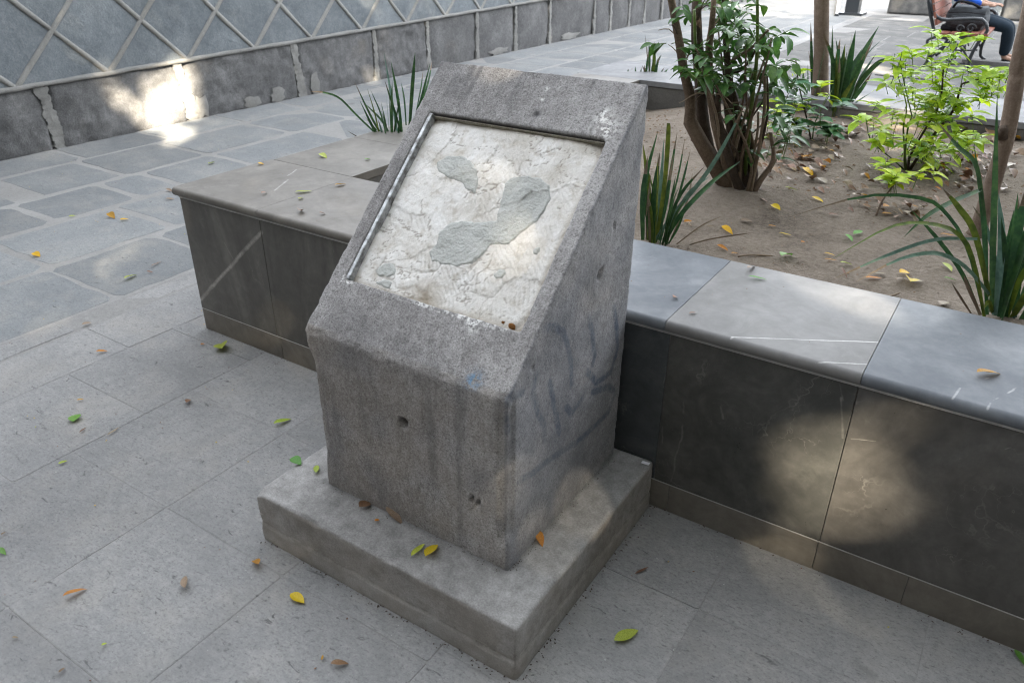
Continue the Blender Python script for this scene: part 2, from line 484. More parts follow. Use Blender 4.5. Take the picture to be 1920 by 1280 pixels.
MAT_COPBR = make_marble('brown grey marble coping', (0.092, 0.084, 0.072), (0.130, 0.120, 0.104), (0.172, 0.159, 0.138), (0.62, 0.61, 0.60), 0.42, 0.10, 0.14,
    [(_T(515, 357), _T(540, 338), 0.0060, 0.032, 0.54), (_T(540, 330), _T(556, 318), 0.0048, 0.032, 0.54), (_T(374, 350), _T(392, 355), 0.0036, 0.032, 0.45)])
MAT_COPF = make_marble('far pale coping', (0.16, 0.163, 0.168), (0.21, 0.213, 0.218), (0.26, 0.262, 0.265), (0.6, 0.6, 0.6), 0.6, 0.1, 0.12, spec=0.1)
MAT_GROUT = stone_mat('white grout', (0.30, 0.30, 0.29), (0.42, 0.42, 0.40), (0.55, 0.55, 0.53), vary=0, stain=0.5).m
MAT_CORE = stone_mat('rendered core', (0.09, 0.085, 0.08), (0.13, 0.125, 0.115), (0.18, 0.17, 0.16), vary=0).m

MAT_WBASE = stone_mat('rough basalt block', (0.056, 0.056, 0.057), (0.113, 0.113, 0.114), (0.204, 0.202, 0.202), 0.25, big=2.5, bump=0.9, fine=110, vary=0.25, stain=0.3).m
MAT_WPANEL = stone_mat('blue grey stone panel', (0.108, 0.123, 0.136), (0.159, 0.178, 0.192), (0.243, 0.262, 0.271), 0.7, big=3.2, bump=1.0, fine=70, vary=0.22, stain=0.25).m
MAT_RIDGE = stone_mat('lattice mortar', (0.167, 0.167, 0.158), (0.238, 0.236, 0.224), (0.308, 0.305, 0.290), 0.2, big=6, bump=0.6, vary=0.15).m
MAT_WMORTAR = stone_mat('pale wall mortar', (0.140, 0.140, 0.133), (0.203, 0.201, 0.192), (0.270, 0.267, 0.255), 0.2, big=6, bump=0.5, vary=0.1).m

def make_soil():
    M = Mat('dry brown soil', 0.97, 0.1)
    n1 = M.noise(3.0, 6, 0.65, dist=0.3); n2 = M.noise(45, 6, 0.7); n3 = M.noise(170, 3, 0.7)
    f = M.math('MULTIPLY_ADD', n1, 0.5, M.math('MULTIPLY_ADD', n2, 0.4, M.math('MULTIPLY', n3, 0.2)))
    c = M.ramp(f, [(0.38, (0.095, 0.078, 0.061)), (0.54, (0.195, 0.163, 0.130)), (0.74, (0.30, 0.257, 0.212))])
    pb = M.ramp(M.voro(60), [(0.0, 1.0), (0.11, 0.0)])
    c = M.mix(M.math('MULTIPLY', pb, M.ramp(M.noise(13, 2), [(0.52, 0.0), (0.6, 0.7)])), c, (0.36, 0.32, 0.27))
    dk = M.ramp(M.voro(33), [(0.0, 1.0), (0.13, 0.0)])
    c = M.mix(M.math('MULTIPLY', dk, M.ramp(M.noise(17, 2), [(0.5, 0.0), (0.6, 0.75)])), c, (0.05, 0.038, 0.028))
    M.color(c)
    M.bump(M.math('ADD', n2, M.math('MULTIPLY', n3, 0.4)), 1.0, 0.016)
    return M.m
MAT_SOIL = make_soil()

def leaf_mat(name, a, b, c2, rough=0.5, spots=0.0, vary=0.35, hue=0.03, trans=0.25):
    M = Mat(name, rough, 0.35)
    co = M.t.nodes.new('ShaderNodeTexCoord').outputs['Object']
    r = M.rnd()
    off = M.vmath('ADD', co, M.vmath('MULTIPLY', (1, 1, 1), (0, 0, 0)))
    n = M.t.nodes.new('ShaderNodeVectorMath'); n.operation = 'SCALE'; n.inputs[0].default_value = (9.1, 5.3, 7.7)
    M.t.links.new(r, n.inputs['Scale'])
    off = M.vmath('ADD', off, n.outputs[0])
    f = M.noise(38, 4, 0.6, vec=off)
    c = M.ramp(f, [(0.36, a), (0.5, b), (0.66, c2)])
    if spots:
        s_ = M.ramp(M.noise(90, 3, 0.6, vec=off), [(0.58, 0.0), (0.66, 1.0)])
        c = M.mix(M.math('MULTIPLY', s_, spots), c, (0.07, 0.035, 0.012))
    c = M.vary(c, vary, hue)
    M.color(c)
    M.bump(M.noise(120, 3, vec=off), 0.2, 0.001)
    if trans:
        tr = M.t.nodes.new('ShaderNodeBsdfTranslucent')
        M.t.links.new(c, tr.inputs['Color'])
        mx = M.t.nodes.new('ShaderNodeMixShader'); mx.inputs[0].default_value = trans
        M.t.links.new(M.b.outputs[0], mx.inputs[1]); M.t.links.new(tr.outputs[0], mx.inputs[2])
        M.t.links.new(mx.outputs[0], M.t.nodes['Material Output'].inputs['Surface'])
    return M.m
LM = {
    'yellow': leaf_mat('yellow leaf', (0.50, 0.30, 0.012), (0.66, 0.42, 0.012), (0.72, 0.50, 0.03), spots=0.3, vary=0.2),
    'orange': leaf_mat('orange leaf', (0.306, 0.119, 0.015), (0.442, 0.204, 0.019), (0.510, 0.281, 0.034), spots=0.5, vary=0.25),
    'brown': leaf_mat('brown leaf', (0.085, 0.047, 0.024), (0.162, 0.089, 0.047), (0.255, 0.153, 0.085), spots=0.5, vary=0.5, trans=0.1),
    'tan': leaf_mat('tan leaf', (0.147, 0.105, 0.063), (0.210, 0.158, 0.100), (0.262, 0.210, 0.142), spots=0.4, vary=0.3, trans=0.1),
    'lime': leaf_mat('lime fallen leaf', (0.22, 0.29, 0.028), (0.33, 0.40, 0.05), (0.42, 0.46, 0.08), vary=0.2),
    'green': leaf_mat('green fallen leaf', (0.07, 0.20, 0.03), (0.11, 0.27, 0.045), (0.17, 0.33, 0.06), vary=0.2),
    'mixed': leaf_mat('yellow green leaf', (0.22, 0.30, 0.02), (0.55, 0.36, 0.015), (0.60, 0.30, 0.02), vary=0.15),
}
LM_DARK = leaf_mat('dark shrub leaf', (0.031, 0.087, 0.017), (0.056, 0.147, 0.025), (0.105, 0.231, 0.039), 0.38, vary=0.6, hue=0.03, trans=0.2)
LM_BLUEG = leaf_mat('low plant leaf', (0.035, 0.12, 0.05), (0.055, 0.17, 0.065), (0.10, 0.24, 0.08), 0.45, vary=0.45, hue=0.05)
LM_LIME = leaf_mat('lime shrub leaf', (0.24, 0.36, 0.012), (0.36, 0.50, 0.018), (0.50, 0.60, 0.035), 0.5, vary=0.4, hue=0.03, trans=0.35)
LM_MIDG = leaf_mat('mid green leaf', (0.12, 0.24, 0.02), (0.19, 0.34, 0.03), (0.27, 0.43, 0.04), .5, vary=.4, trans=.3)
LM_BLADE = leaf_mat('strappy leaf', (0.020, 0.060, 0.022), (0.032, 0.088, 0.030), (0.058, 0.125, 0.040), 0.42, vary=0.5, hue=0.03, trans=0.15)
LM_BLADEB = leaf_mat('glaucous strappy leaf', (0.075, 0.14, 0.105), (0.11, 0.19, 0.145), (0.15, 0.24, 0.185), 0.45, vary=0.2, trans=0.1)
LM_BLADEO = leaf_mat('olive strappy leaf', (0.06, 0.095, 0.012), (0.095, 0.14, 0.016), (0.15, 0.19, 0.025), 0.45, vary=0.3, trans=0.15)
LM_CROWN = leaf_mat('crown leaf', (0.025, 0.06, 0.02), (0.04, 0.085, 0.028), (0.06, 0.11, 0.035), 0.5, vary=0, hue=0, trans=0.0)
MAT_BARK = stone_mat('pale brown bark', (0.11, 0.08, 0.06), (0.20, 0.15, 0.115), (0.29, 0.235, 0.185), big=6, bump=0.6, vary=0.1, stain=0.3).m
MAT_BARK2 = stone_mat('brown shrub bark', (0.075, 0.053, 0.037), (0.150, 0.110, 0.077), (0.250, 0.194, 0.144), big=6, bump=0.8, vary=0.2, stain=0.5).m
MAT_BARKD = stone_mat('dark brown bark', (0.035, 0.026, 0.02), (0.065, 0.048, 0.036), (0.12, 0.09, 0.068), big=6, bump=0.8, vary=0.3).m
MAT_STEMG = leaf_mat('green stem', (0.06, 0.10, 0.02), (0.09, 0.15, 0.03), (0.13, 0.19, 0.05), vary=0.3, trans=0)
MAT_TWIG = stone_mat('dry twig', (0.13, 0.10, 0.07), (0.22, 0.17, 0.12), (0.32, 0.26, 0.2), vary=0.2).m
# ------------------------------------------------------------------ the setting: pavement
pave = tag(obj('pavement', *box(-6.6, 9, -7, 26, -0.25, -0.0016), MAT_MORTAR), 'grey stone pavement of rectangular flags between wall and planter', kind='structure')
earth = tag(obj('ground', [(-90, -90, -0.26), (90, -90, -0.26), (90, 90, -0.26), (-90, 90, -0.26)], [(0, 1, 2, 3)], MAT_MORTAR), 'flat ground around the square', kind='structure')

obj('bedding_mortar', *box(-6.5, -3.43, -6.5, 20, -0.02, -0.0012), MAT_BED, pave)
def flag(x0, x1, y0, y1, mat, gap=0.004, rough=0.003, rnd_c=0.012, name='paving_stone', dz=0.0016, parent=None, drop=0.0022, tilt=0.0025):
    rr = random.Random(int((x0 * 977 + y0 * 613) * 100))
    a, b, c, d = x0 + gap, x1 - gap, y0 + gap, y1 - gap
    pts = []
    def edge(p, q):
        n = 6
        for i in range(n):
            t = i / (n - 1)
            pts.append((p[0] + (q[0] - p[0]) * t + rr.uniform(-rough, rough), p[1] + (q[1] - p[1]) * t + rr.uniform(-rough, rough)))
    k = rnd_c
    edge((a + k, c), (b - k, c)); edge((b, c + k), (b, d - k)); edge((b - k, d), (a + k, d)); edge((a, d - k), (a, c + k))
    V, F = prism(pts, -0.05, rr.uniform(-dz, dz), 0.004, drop)
    tx, ty = rr.uniform(-tilt, tilt), rr.uniform(-tilt, tilt)
    cx, cy = (x0 + x1) / 2, (y0 + y1) / 2
    V = [(x, y, z + (tx * (x - cx) + ty * (y - cy) if z > -0.04 else 0)) for x, y, z in V]
    return obj(name, V, F, mat, parent or pave)

# near flags: almost flush, on a half metre grid
near_cols = [-3.27, -2.955, -2.44, -1.92, -1.40, -0.885, -0.39, 0.13, 0.64]
for i in range(len(near_cols) - 1):
    x0, x1 = near_cols[i], near_cols[i + 1]
    start = {3: -1.33, 4: -0.85, 2: -0.85, 1: -1.05, 0: -0.72}.get(i, -0.32)
    y = start - 0.48 * math.ceil((start + 2.0) / 0.48)
    top = 5.2 if x1 < -2.9 else 0.0
    while y < top:
        h = 0.48 if x1 > -2.9 else 0.62
        flag(x0, x1, y, min(y + h, top + (0.1 if top > 1 else -0.005)), MAT_PAVE, gap=random.choice((0.0004, 0.0007, 0.0014)), rough=0.001, rnd_c=0.006, dz=0.0003, drop=random.choice((0.0003, 0.0006, 0.0012)), tilt=0.0007)
        y += h
# band of narrow stones and the rows of rounded stones beside the wall
y = -1.2
while y < 16:
    L = random.uniform(0.7, 1.1)
    flag(-3.425, -3.285, y, y + L, MAT_PAVE, 0.006, 0.006)
    y += L
rows = [(-4.08, -3.44), (-4.74, -4.08), (-5.29, -4.74), (-5.95, -5.29), (-6.44, -5.95)]
fixed = {2: [0.39, 0.97, 1.30, 1.92, 2.90], 3: [0.62, 1.21, 1.9, 2.79, 3.5], 4: [0.5, 1.3, 2.05, 2.83, 3.6]}
for k, (x0, x1) in enumerate(rows):
    ys = [-1.6 + 0.17 * k]
    fx = fixed.get(k, [])
    while ys[-1] < 16:
        nx = ys[-1] + random.uniform(0.5, 0.85)
        if fx and nx > fx[0] - 0.4:
            nx = fx.pop(0)
            if nx - ys[-1] < 0.25:
                continue
        ys.append(nx)
    for a, b in zip(ys[:-1], ys[1:]):
        g = random.uniform(0.013, 0.026) if k in (1, 2, 3) else random.uniform(0.008, 0.018)
        flag(x0 + random.uniform(0, .012), x1 - random.uniform(0, .012), a, b, MAT_PAVEB, g, 0.009, random.uniform(.015, .055), dz=0.0012)
# the plaza beyond the planter: larger pale flags
y = 4.2
while y < 16.4:
    d = 0.9
    x = -3.28
    xo = random.uniform(-.3, .3)
    first = True
    while x < 4.2:
        x1 = x + 1.1 + (xo if first else 0)
        first = False
        flag(x, x1, y, y + d, MAT_PAVEF, 0.006, 0.004, dz=0.002)
        x = x1
    y += d
tag(obj('curb', *box(-0.95, 6, 10.55, 10.72, -0.1, 0.055), MAT_PAVE), 'low stone kerb running past the bench feet', kind='structure')

# ------------------------------------------------------------------ the wall on the left
wall = empty('stone_wall', (-6.5, 6, 0), 'long grey stone wall with raised mortar diamonds above a course of rough blocks', 'wall')
WX = -6.434
off_w = Vector((6.5, -6, 0))
def wobj(name, V, F, mat, smooth=False):
    return obj(name, [Vector(p) + off_w for p in V], F, mat, wall, smooth)
wobj('backing', *box(-6.95, WX - 0.035, -3, 26, -0.1, 3.2), MAT_WMORTAR)
def ledge(y):
    return 0.485 + 0.0185 * (y - 1.05)
joints = [-2.9, -1.9, -0.9, 0.2, 1.36, 2.59, 3.94, 5.12, 6.07, 7.11, 8.05, 9.0, 10.43, 11.02, 11.75, 12.4, 13.2, 14.1, 15, 16, 17, 18, 19, 20, 21, 22, 23, 24, 25, 26]
for a, b in zip(joints[:-1], joints[1:]):
    big = a < 12
    nx_, nz_ = (34, 16) if a < 6 else (9, 6) if big else (3, 2)
    V, F = [], []
    for k in range(nz_ + 1):
        for i in range(nx_ + 1):
            y = a + 0.02 + (b - a - 0.04) * i / nx_
            z = -0.02 + (ledge(y) - 0.0) * k / nz_
            x = WX + 0.014 + 0.016 * fbm((y * 2.2, z * 3.0, a), 4) + 0.018 * fbm((y * 13, z * 13, a + 5), 5)
            if i in (0, nx_): x -= 0.03
            if k == nz_: x -= 0.012
            if k == 0: x += 0.012 * fbm((y * 4, 2, 3), 3) - 0.01
            V.append((x, y, z))
    for k in range(nz_):
        for i in range(nx_):
            q = k * (nx_ + 1) + i
            F.append((q, q + 1, q + nx_ + 2, q + nx_ + 1))
    wobj('stone_block', V, F, MAT_WBASE, True)
    # pale mortar joint, wider and ragged towards the ground
    if b < 25:
        rj = random.Random(int(b * 100))
        wd = 0.055 if b < 4.2 else 0.035
        n = 44
        V, F = [], []
        for i in range(n):
            t = i / (n - 1)
            z = -0.01 + t * (ledge(b) - 0.005)
            l = wd * (1.0 - 0.2 * t) * (1 + .5 * fbm((b, z * 7, 1), 4) + .45 * fbm((b, z * 30, 2), 3)) + .03 * max(0, fbm((b, 3, 2), 1) + .3) * max(0, 1 - 3 * t)
            r_ = wd * (1.0 - 0.2 * t) * (1 + .5 * fbm((b, z * 7, 8), 4) + .45 * fbm((b, z * 30, 6), 3)) + .05 * max(0, fbm((b, 7, 2), 1) + .3) * max(0, 1 - 3 * t)
            lean = 0.06 * (0.5 - t) if b < 4 else 0
            for yy, xx in ((-l, -0.012), (-l * .93, 0.013), (0.0, 0.016), (r_ * .93, 0.013), (r_, -0.012)):
                V.append((WX + xx + 0.010 * fbm((b, z * 9, yy * 20), 3) + 0.006, b + yy + lean, z))
        for i in range(n - 1):
            for k in range(4):
                q = i * 5 + k
                F.append((q, q + 1, q + 6, q + 5))
        wobj('mortar_joint', V, F, MAT_WMORTAR, False)
# mortar smears at the wall foot
for (yy, ww, hh) in ((3.3, .22, .10), (3.62, .2, .13), (4.15, .16, .2), (2.72, .16, .2), (7.6, .5, .1), (9.6, .7, .1)):
    rj = random.Random(int(yy * 10)); V = [(WX + 0.034, yy, hh * .4)]; n = 15
    for i in range(n):
        a = 2 * math.pi * i / n; q = rj.uniform(.6, 1.15)
        V.append((WX + 0.026, yy + math.cos(a) * ww / 2 * q, max(-0.02, hh * .5 + math.sin(a) * hh * .6 * q)))
    wobj('mortar_smear', V, [(0, 1 + i, 1 + (i + 1) % n) for i in range(n)], MAT_WMORTAR, True)

# ledge: a ragged pale line of mortar
V, F = [], []
n = 180
for i in range(n):
    y = -2.9 + 28.5 * (i / (n - 1)) ** 1.3
    rj = fbm((y * 3.1, 0, 0), 4)
    z = ledge(y)
    hw = 0.020 + 0.006 * rj
    for dz, dx in ((-hw, -0.01), (-hw * .6, 0.03), (hw * .6, 0.034), (hw, -0.01)):
        V.append((WX + dx, y, z + dz + 0.006 * fbm((y * 5, 4, 1), 3)))
for i in range(n - 1):
    for k in range(3):
        q = i * 4 + k
        F.append((q, q + 1, q + 5, q + 4))
wobj('mortar_ledge', V, F, MAT_WMORTAR, True)
# diamonds
PY, HW = 0.755, 0.37
Y0 = 1.17 - PY * 5
def lat(y, wz):
    return y, ledge(y) + wz
def panel(pts):
    c = Vector((sum(p[0] for p in pts) / len(pts), sum(p[1] for p in pts) / len(pts)))
    rj = random.Random(int(c.x * 100 + c.y * 1000))
    ring = []
    k = len(pts)
    inner = []
    for i in range(k):
        p, q = Vector(pts[i]), Vector(pts[(i + 1) % k])
        for t in (0.0, 0.33, 0.66):
            ring.append(p.lerp(q, t))
    V, F = [], []
    m_ = len(ring)
    for s_, dx in ((0.99, -0.03), (0.975, 0.003), (0.6, 0.004), (0.28, 0.004)):
        for p in ring:
            q = c + (p - c) * s_
            y, z = lat(q.x, q.y)
            V.append((WX - 0.006 + dx + 0.004 * fbm((y * 6, z * 6, 1), 4), y, z))
    for j in range(3):
        for i in range(m_):
            l = (i + 1) % m_
            F.append((j * m_ + i, j * m_ + l, (j + 1) * m_ + l, (j + 1) * m_ + i))
    F.append(tuple(3 * m_ + i for i in range(m_)))
    wobj('diamond_stone', V, F, MAT_WPANEL, False)
for k in range(0, 22):
    yc = Y0 + PY * k
    panel([(yc, 0.012), (yc + PY, 0.012), (yc + PY / 2, HW)])
    for j in range(1, 5):
        ym = yc + (PY / 2 if j % 2 == 0 else 0)
        panel([(ym, HW * (j - 1)), (ym + PY / 2, HW * j), (ym, HW * (j + 1)), (ym - PY / 2, HW * j)])
def ridge(p, q, hgt):
    V, F = [], []
    n = 14
    p, q = Vector(p), Vector(q)
    d = (q - p).normalized(); nn = Vector((-d.y, d.x))
    for i in range(n):
        c = p.lerp(q, i / (n - 1))
        wv = 0.024 * (1 + 0.4 * fbm((c.x * 6, c.y * 6, 0), 3))
        c = c + nn * 0.006 * fbm((c.x * 3, c.y * 3, 7), 3)
        for s_, dx in ((-1, -0.02), (-0.75, hgt * .6), (0, hgt), (0.75, hgt * .6), (1, -0.02)):
            e = c + nn * wv * s_
            y, z = lat(e.x, e.y)
            V.append((WX + dx, y, z))
    for i in range(n - 1):
        for k in range(4):
            a = i * 5 + k
            F.append((a, a + 1, a + 6, a + 5))
    wobj('mortar_ridge', V, F, MAT_RIDGE, True)
for k in range(0, 22):
    yc = Y0 + PY * k
    ridge((yc, 0), (yc + PY * 2.5, HW * 5), 0.0115)
    ridge((yc, 0), (yc - PY * 2.5, HW * 5), 0.009)
# ------------------------------------------------------------------ the planter
PX0, PX1, PFAR = -2.835, 3.6, 4.1
CT0, CT1 = 0.6115, 0.6465
IN_Y, IN_F, IN_X = 0.51, 3.39, -2.354
planter = empty('planter', (0, 0, 0), 'long raised planter clad in dark polished marble with a broad coping', 'planter')
# core walls
for (a, b, c, d) in ((PX0 + .02, PX1, .02, IN_Y - .006), (PX0 + .02, PX1, IN_F + .006, PFAR), (PX0 + .02, IN_X - .006, IN_Y - .006, IN_F + .006), (PX1 - .5, PX1, IN_Y - .006, IN_F + .006)):
    obj('core_wall', *box(a, b, c, d, -0.05, CT0 - 0.004), MAT_CORE, planter)
# grout seen in the joints
obj('grout', *box(PX0 + .006, PX1, 0.0035, 0.019, 0.0, 0.6035), MAT_CORE, planter)
obj('joint_line', *box(PX0 + .002, PX1, -0.004, 0.016, 0.6045, 0.6105), MAT_GROUT, planter)
obj('joint_line', *box(PX0 + .002, PX1, -.0006, .012, .0988, .1012), MAT_GROUT, planter)
pj = [PX0, -2.352, -1.84, -1.30, -0.672, -0.176, 0.345, 0.86, 1.37, 1.9, 2.4, 2.9, 3.4]
for i, (a, b) in enumerate(zip(pj[:-1], pj[1:])):
    bm = bev_box(a + .001, b - .001, 0.0, 0.012, 0.1015, 0.602, 0.0012)
    bm_obj('cladding_panel', bm, MAT_MARBLEL if b < -1.7 else MAT_MARBLEN if b < -.6 else MAT_MARBLER if a > -.3 and i % 2 == 0 or abs(a + .176) < .01 else MAT_MARBLE, planter)
sj = [PX0, -2.335, -1.80, -1.2, -0.62, -0.178, 0.055, 0.55, 1.1, 1.7, 2.3, 2.9, 3.4]
for a, b in zip(sj[:-1], sj[1:]):
    bm = bev_box(a + .001, b - .001, 0.001, 0.013, -0.02, 0.0985, 0.0012)
    bm_obj('skirting_panel', bm, MAT_SKIRT, planter)
for a, b in ((0.014, 0.51), (0.51, 1.03), (1.03, 1.55), (1.55, 2.07), (2.07, 2.6), (2.6, 3.1), (3.1, 3.6), (3.6, 4.1)):
    bm_obj('cladding_panel', bev_box(PX0 + .001, PX0 + .012, a + .001, b - .001, 0.1015, 0.602, 0.0012), MAT_MARBLEL, planter)
    bm_obj('skirting_panel', bev_box(PX0 + .001, PX0 + .013, a + .001, b - .001, -.02, 0.0985, 0.0012), MAT_MARBLEL, planter)

def coping(x0, x1, y0, y1, mat, nose='f'):
    """a slab with a rounded nosing on its front (f), its left end (l) or its back (b)"""
    pr = []
    t = CT1 - CT0
    r_ = t * 0.5
    for i in range(9):
        a = -math.pi / 2 - math.pi * i / 8
        pr.append((r_ + math.cos(a) * r_ * 0.9 - r_ * .1, CT0 + r_ + math.sin(a) * r_))
    g = 0.0009
    V, F = [], []
    if nose in 'fb':
        L = y1 - y0
        prof = pr + [(L - .001, CT1), (L, CT1 - .001), (L, CT0)]
        for xx in (x0 + g, x1 - g):
            for (s_, z) in prof:
                V.append((xx, y0 + s_ if nose == 'f' else y1 - s_, z))
    else:
        L = x1 - x0
        prof = pr + [(L - .001, CT1), (L, CT1 - .001), (L, CT0)]
        for yy in (y0 + g, y1 - g):
            for (s_, z) in prof:
                V.append((x0 + s_, yy, z))
    n = len(prof)
    for i in range(n):
        j = (i + 1) % n
        F.append((i, j, n + j, n + i))
    F.append(tuple(range(n))); F.append(tuple(range(n, 2 * n))[::-1])
    bm = bmesh.new()
    vs = [bm.verts.new(p) for p in V]
    for q in F: bm.faces.new([vs[i] for i in q])
    o = bm_obj('coping_slab', bm, mat, planter)
    for p in o.data.polygons: p.use_smooth = True
    o.data.set_sharp_from_angle(angle=R(35))
    return o
cj = [PX0 - .018, -2.345, -1.83, -1.28, -0.685, -0.173, 0.345, 0.86, 1.37, 1.9, 2.4, 2.9, 3.6]
for i, (a, b) in enumerate(zip(cj[:-1], cj[1:])):
    coping(a, b, -0.018, IN_Y, MAT_COPBR if b < -1.7 else (MAT_COPW if abs(a + 0.685) < .01 else MAT_COPB))
for a, b in ((IN_Y + .001, 1.03), (1.03, 1.55), (1.55, 2.07), (2.07, 2.6), (2.6, 3.1), (3.1, IN_F)):
    coping(PX0 - .018, IN_X, a, b, MAT_COPBR, 'l')
xs = [PX0 - .018] + [-2.3 + .62 * k for k in range(10)]
for a, b in zip(xs[:-1], xs[1:]):
    coping(a, b, IN_F + .001, PFAR + .018, MAT_COPF, 'b')
coping(3.29, 3.6, IN_Y + .001, IN_F, MAT_COPF, 'l') if False else None

# soil
def soil_z(x, y):
    z = 0.578 + 0.010 * fbm((x * 1.3, y * 1.3, 0), 4) + 0.006 * fbm((x * 7, y * 7, 3), 4)
    z -= 0.10 * max(0, min(1, (-1.75 - x) / 0.5))
    z += 0.055 * math.exp(-((x + 0.98) ** 2 + (y - 1.36) ** 2) / 0.045)
    z -= 0.025 * max(0, min(1, (y - 2.6) / 0.8))
    return z
V, F = [], []
nx_, ny_ = 190, 100
for j in range(ny_ + 1):
    for i in range(nx_ + 1):
        x = IN_X - .003 + (PX1 - .5 - IN_X) * i / nx_; y = IN_Y - .003 + (IN_F - IN_Y + .006) * j / ny_
        V.append((x, y, soil_z(x, y)))
for j in range(ny_):
    for i in range(nx_):
        q = j * (nx_ + 1) + i
        F.append((q, q + 1, q + nx_ + 2, q + nx_ + 1))
tag(obj('soil', V, F, MAT_SOIL, None, True), 'bare brown soil filling the planter', kind='structure')

# ------------------------------------------------------------------ the pedestal
ped = empty('pedestal', (-1.12, -0.4, 0), 'grey stone pedestal with a sloping top and an empty plaque recess', 'pedestal')
POFF = Vector((1.12, 0.4, 0))
px0, px1, pyf, pyb, zf, zt, hs = -1.435, -0.793, -0.632, -0.026, 0.671, 1.2605, 0.173
S0 = Vector((px0, pyf, zf)); E1 = Vector((1, 0, 0)); E2 = (Vector((px0, -0.0115, 1.263)) - S0).normalized(); N3 = E1.cross(E2)
SL = (Vector((px0, -0.0185, 1.2565)) - S0).length
W = px1 - px0
def sp(a, b, h=0.0): return S0 + E1 * a + E2 * b + N3 * h
RA0, RA1, RB0, RB1, RD = 0.050, 0.594, 0.162, 0.686, 0.024       # recess on the slope
def slope_uv(u, v, h=0.0):
    d = ray(u, v); o = S0 + N3 * h
    q = CAM + d * ((o - CAM).dot(N3) / d.dot(N3)) - S0
    return q.dot(E1), q.dot(E2)
bm = bmesh.new()
def bf(pts): return bm.faces.new([bm.verts.new(p) for p in pts])
FL, FR = Vector((px0 + .0, pyf, hs - .03)), Vector((px1, pyf, hs - .03))
BL, BR = Vector((px0, pyb - .016, hs - .03)), Vector((px1, pyb - .016, hs - .03))
TL, TR = Vector((px0, -0.0115, 1.263)), Vector((px1, -0.0115, 1.263))
A_, B_, C_, D_ = sp(0, 0), sp(W, 0), TR, TL
bf([FL, FR, B_, A_]); bf([FR, BR, TR, B_]); bf([BL, FL, A_, TL]); bf([BR, BL, TL, TR]); bf([FL, BL, BR, FR])
a, b, c, d = sp(RA0, RB0), sp(RA1, RB0), sp(RA1, RB1), sp(RA0, RB1)
a2, b2, c2, d2 = (sp(RA0, RB0, -RD), sp(RA1, RB0, -RD), sp(RA1, RB1, -RD), sp(RA0, RB1, -RD))
bf([A_, B_, b, a]); bf([B_, C_, c, b]); bf([C_, D_, d, c]); bf([D_, A_, a, d])
bf([a, b, b2, a2]); bf([b, c, c2, b2]); bf([c, d, d2, c2]); bf([d, a, a2, d2]); bf([a2, b2, c2, d2])
bmesh.ops.remove_doubles(bm, verts=bm.verts, dist=1e-5)
bmesh.ops.recalc_face_normals(bm, faces=bm.faces)

def remesh(bm, vox, name):
    me = bpy.data.meshes.new(name); bm.to_mesh(me); bm.free()
    o = bpy.data.objects.new(name, me); COL.objects.link(o)
    md = o.modifiers.new('r', 'REMESH'); md.mode = 'VOXEL'; md.voxel_size = vox; md.adaptivity = 0
    dg = bpy.context.evaluated_depsgraph_get()
    me2 = bpy.data.meshes.new_from_object(o.evaluated_get(dg))
    bpy.data.objects.remove(o); me2.name = name
    return me2

def seg_dist(P, a, b):
    a = np.array(a); b = np.array(b); ab = b - a
    t = np.clip(((P - a) @ ab) / (ab @ ab), 0, 1)
    return np.linalg.norm(P - (a + t[:, None] * ab), axis=1)
def polydist(P, pts):
    d = np.full(len(P), 9.0)
    for a, b in zip(pts[:-1], pts[1:]):
        d = np.minimum(d, seg_dist(P, a, b))
    return d
def sm(x, a, b):
    t = np.clip((x - a) / (b - a), 0, 1); return t * t * (3 - 2 * t)
def nz(P, s, o=3, off=0.0):
    return np.array([noise.fractal(Vector((p[0] * s + off, p[1] * s, p[2] * s)), 1.0, 2.0, o) for p in P])

me = remesh(bm, 0.0052, 'pillar')
n = len(me.vertices)
P = np.empty(n * 3); me.vertices.foreach_get('co', P); P = P.reshape(-1, 3)
N = np.empty(n * 3); me.vertices.foreach_get('normal', N); N = N.reshape(-1, 3)
edges = [(FL, A_), (A_, B_), (B_, C_), (A_, D_), (TL, TR), (BR, TR), (FL, FR)]
de = np.full(n, 9.0)
for e in edges: de = np.minimum(de, seg_dist(P, *e))
ctr = np.array([(px0 + px1) / 2, -0.3, 0.6])
n1, n2, n3 = nz(P, 9, 4), nz(P, 30, 3, 5.0), nz(P, 80, 2, 9.0)
dist_front = P[:, 1] - pyf
onslope = ((P - np.array(S0)) @ np.array(N3)) > -0.004
inrec = (((P - np.array(S0)) @ np.array(E1) > RA0 - .004) & ((P - np.array(S0)) @ np.array(E1) < RA1 + .004) & ((P - np.array(S0)) @ np.array(E2) > RB0 - .004) & ((P - np.array(S0)) @ np.array(E2) < RB1 + .004) & ~onslope & (P[:, 2] > zf))
disp = 0.0007 * n2 + 0.0009 * n3 + 0.0012 * n1
disp = np.where(inrec, disp * 0.4, disp)
wear = (1 - sm(de, 0.0, 0.014)) * (0.0005 + 0.006 * np.clip(n1 * 1.6 - 0.15, 0, 1) + 0.005 * np.clip(n2 * 1.3, 0, 1))
# chamfered right front arris with a stop near the foot
dc = seg_dist(P, FR, B_)
cham = (1 - sm(dc, 0.012, 0.036)) * 0.013 * sm(P[:, 2], hs + .07, hs + .11) * (1 - sm(P[:, 2], zf - .06, zf + .0) * .6)
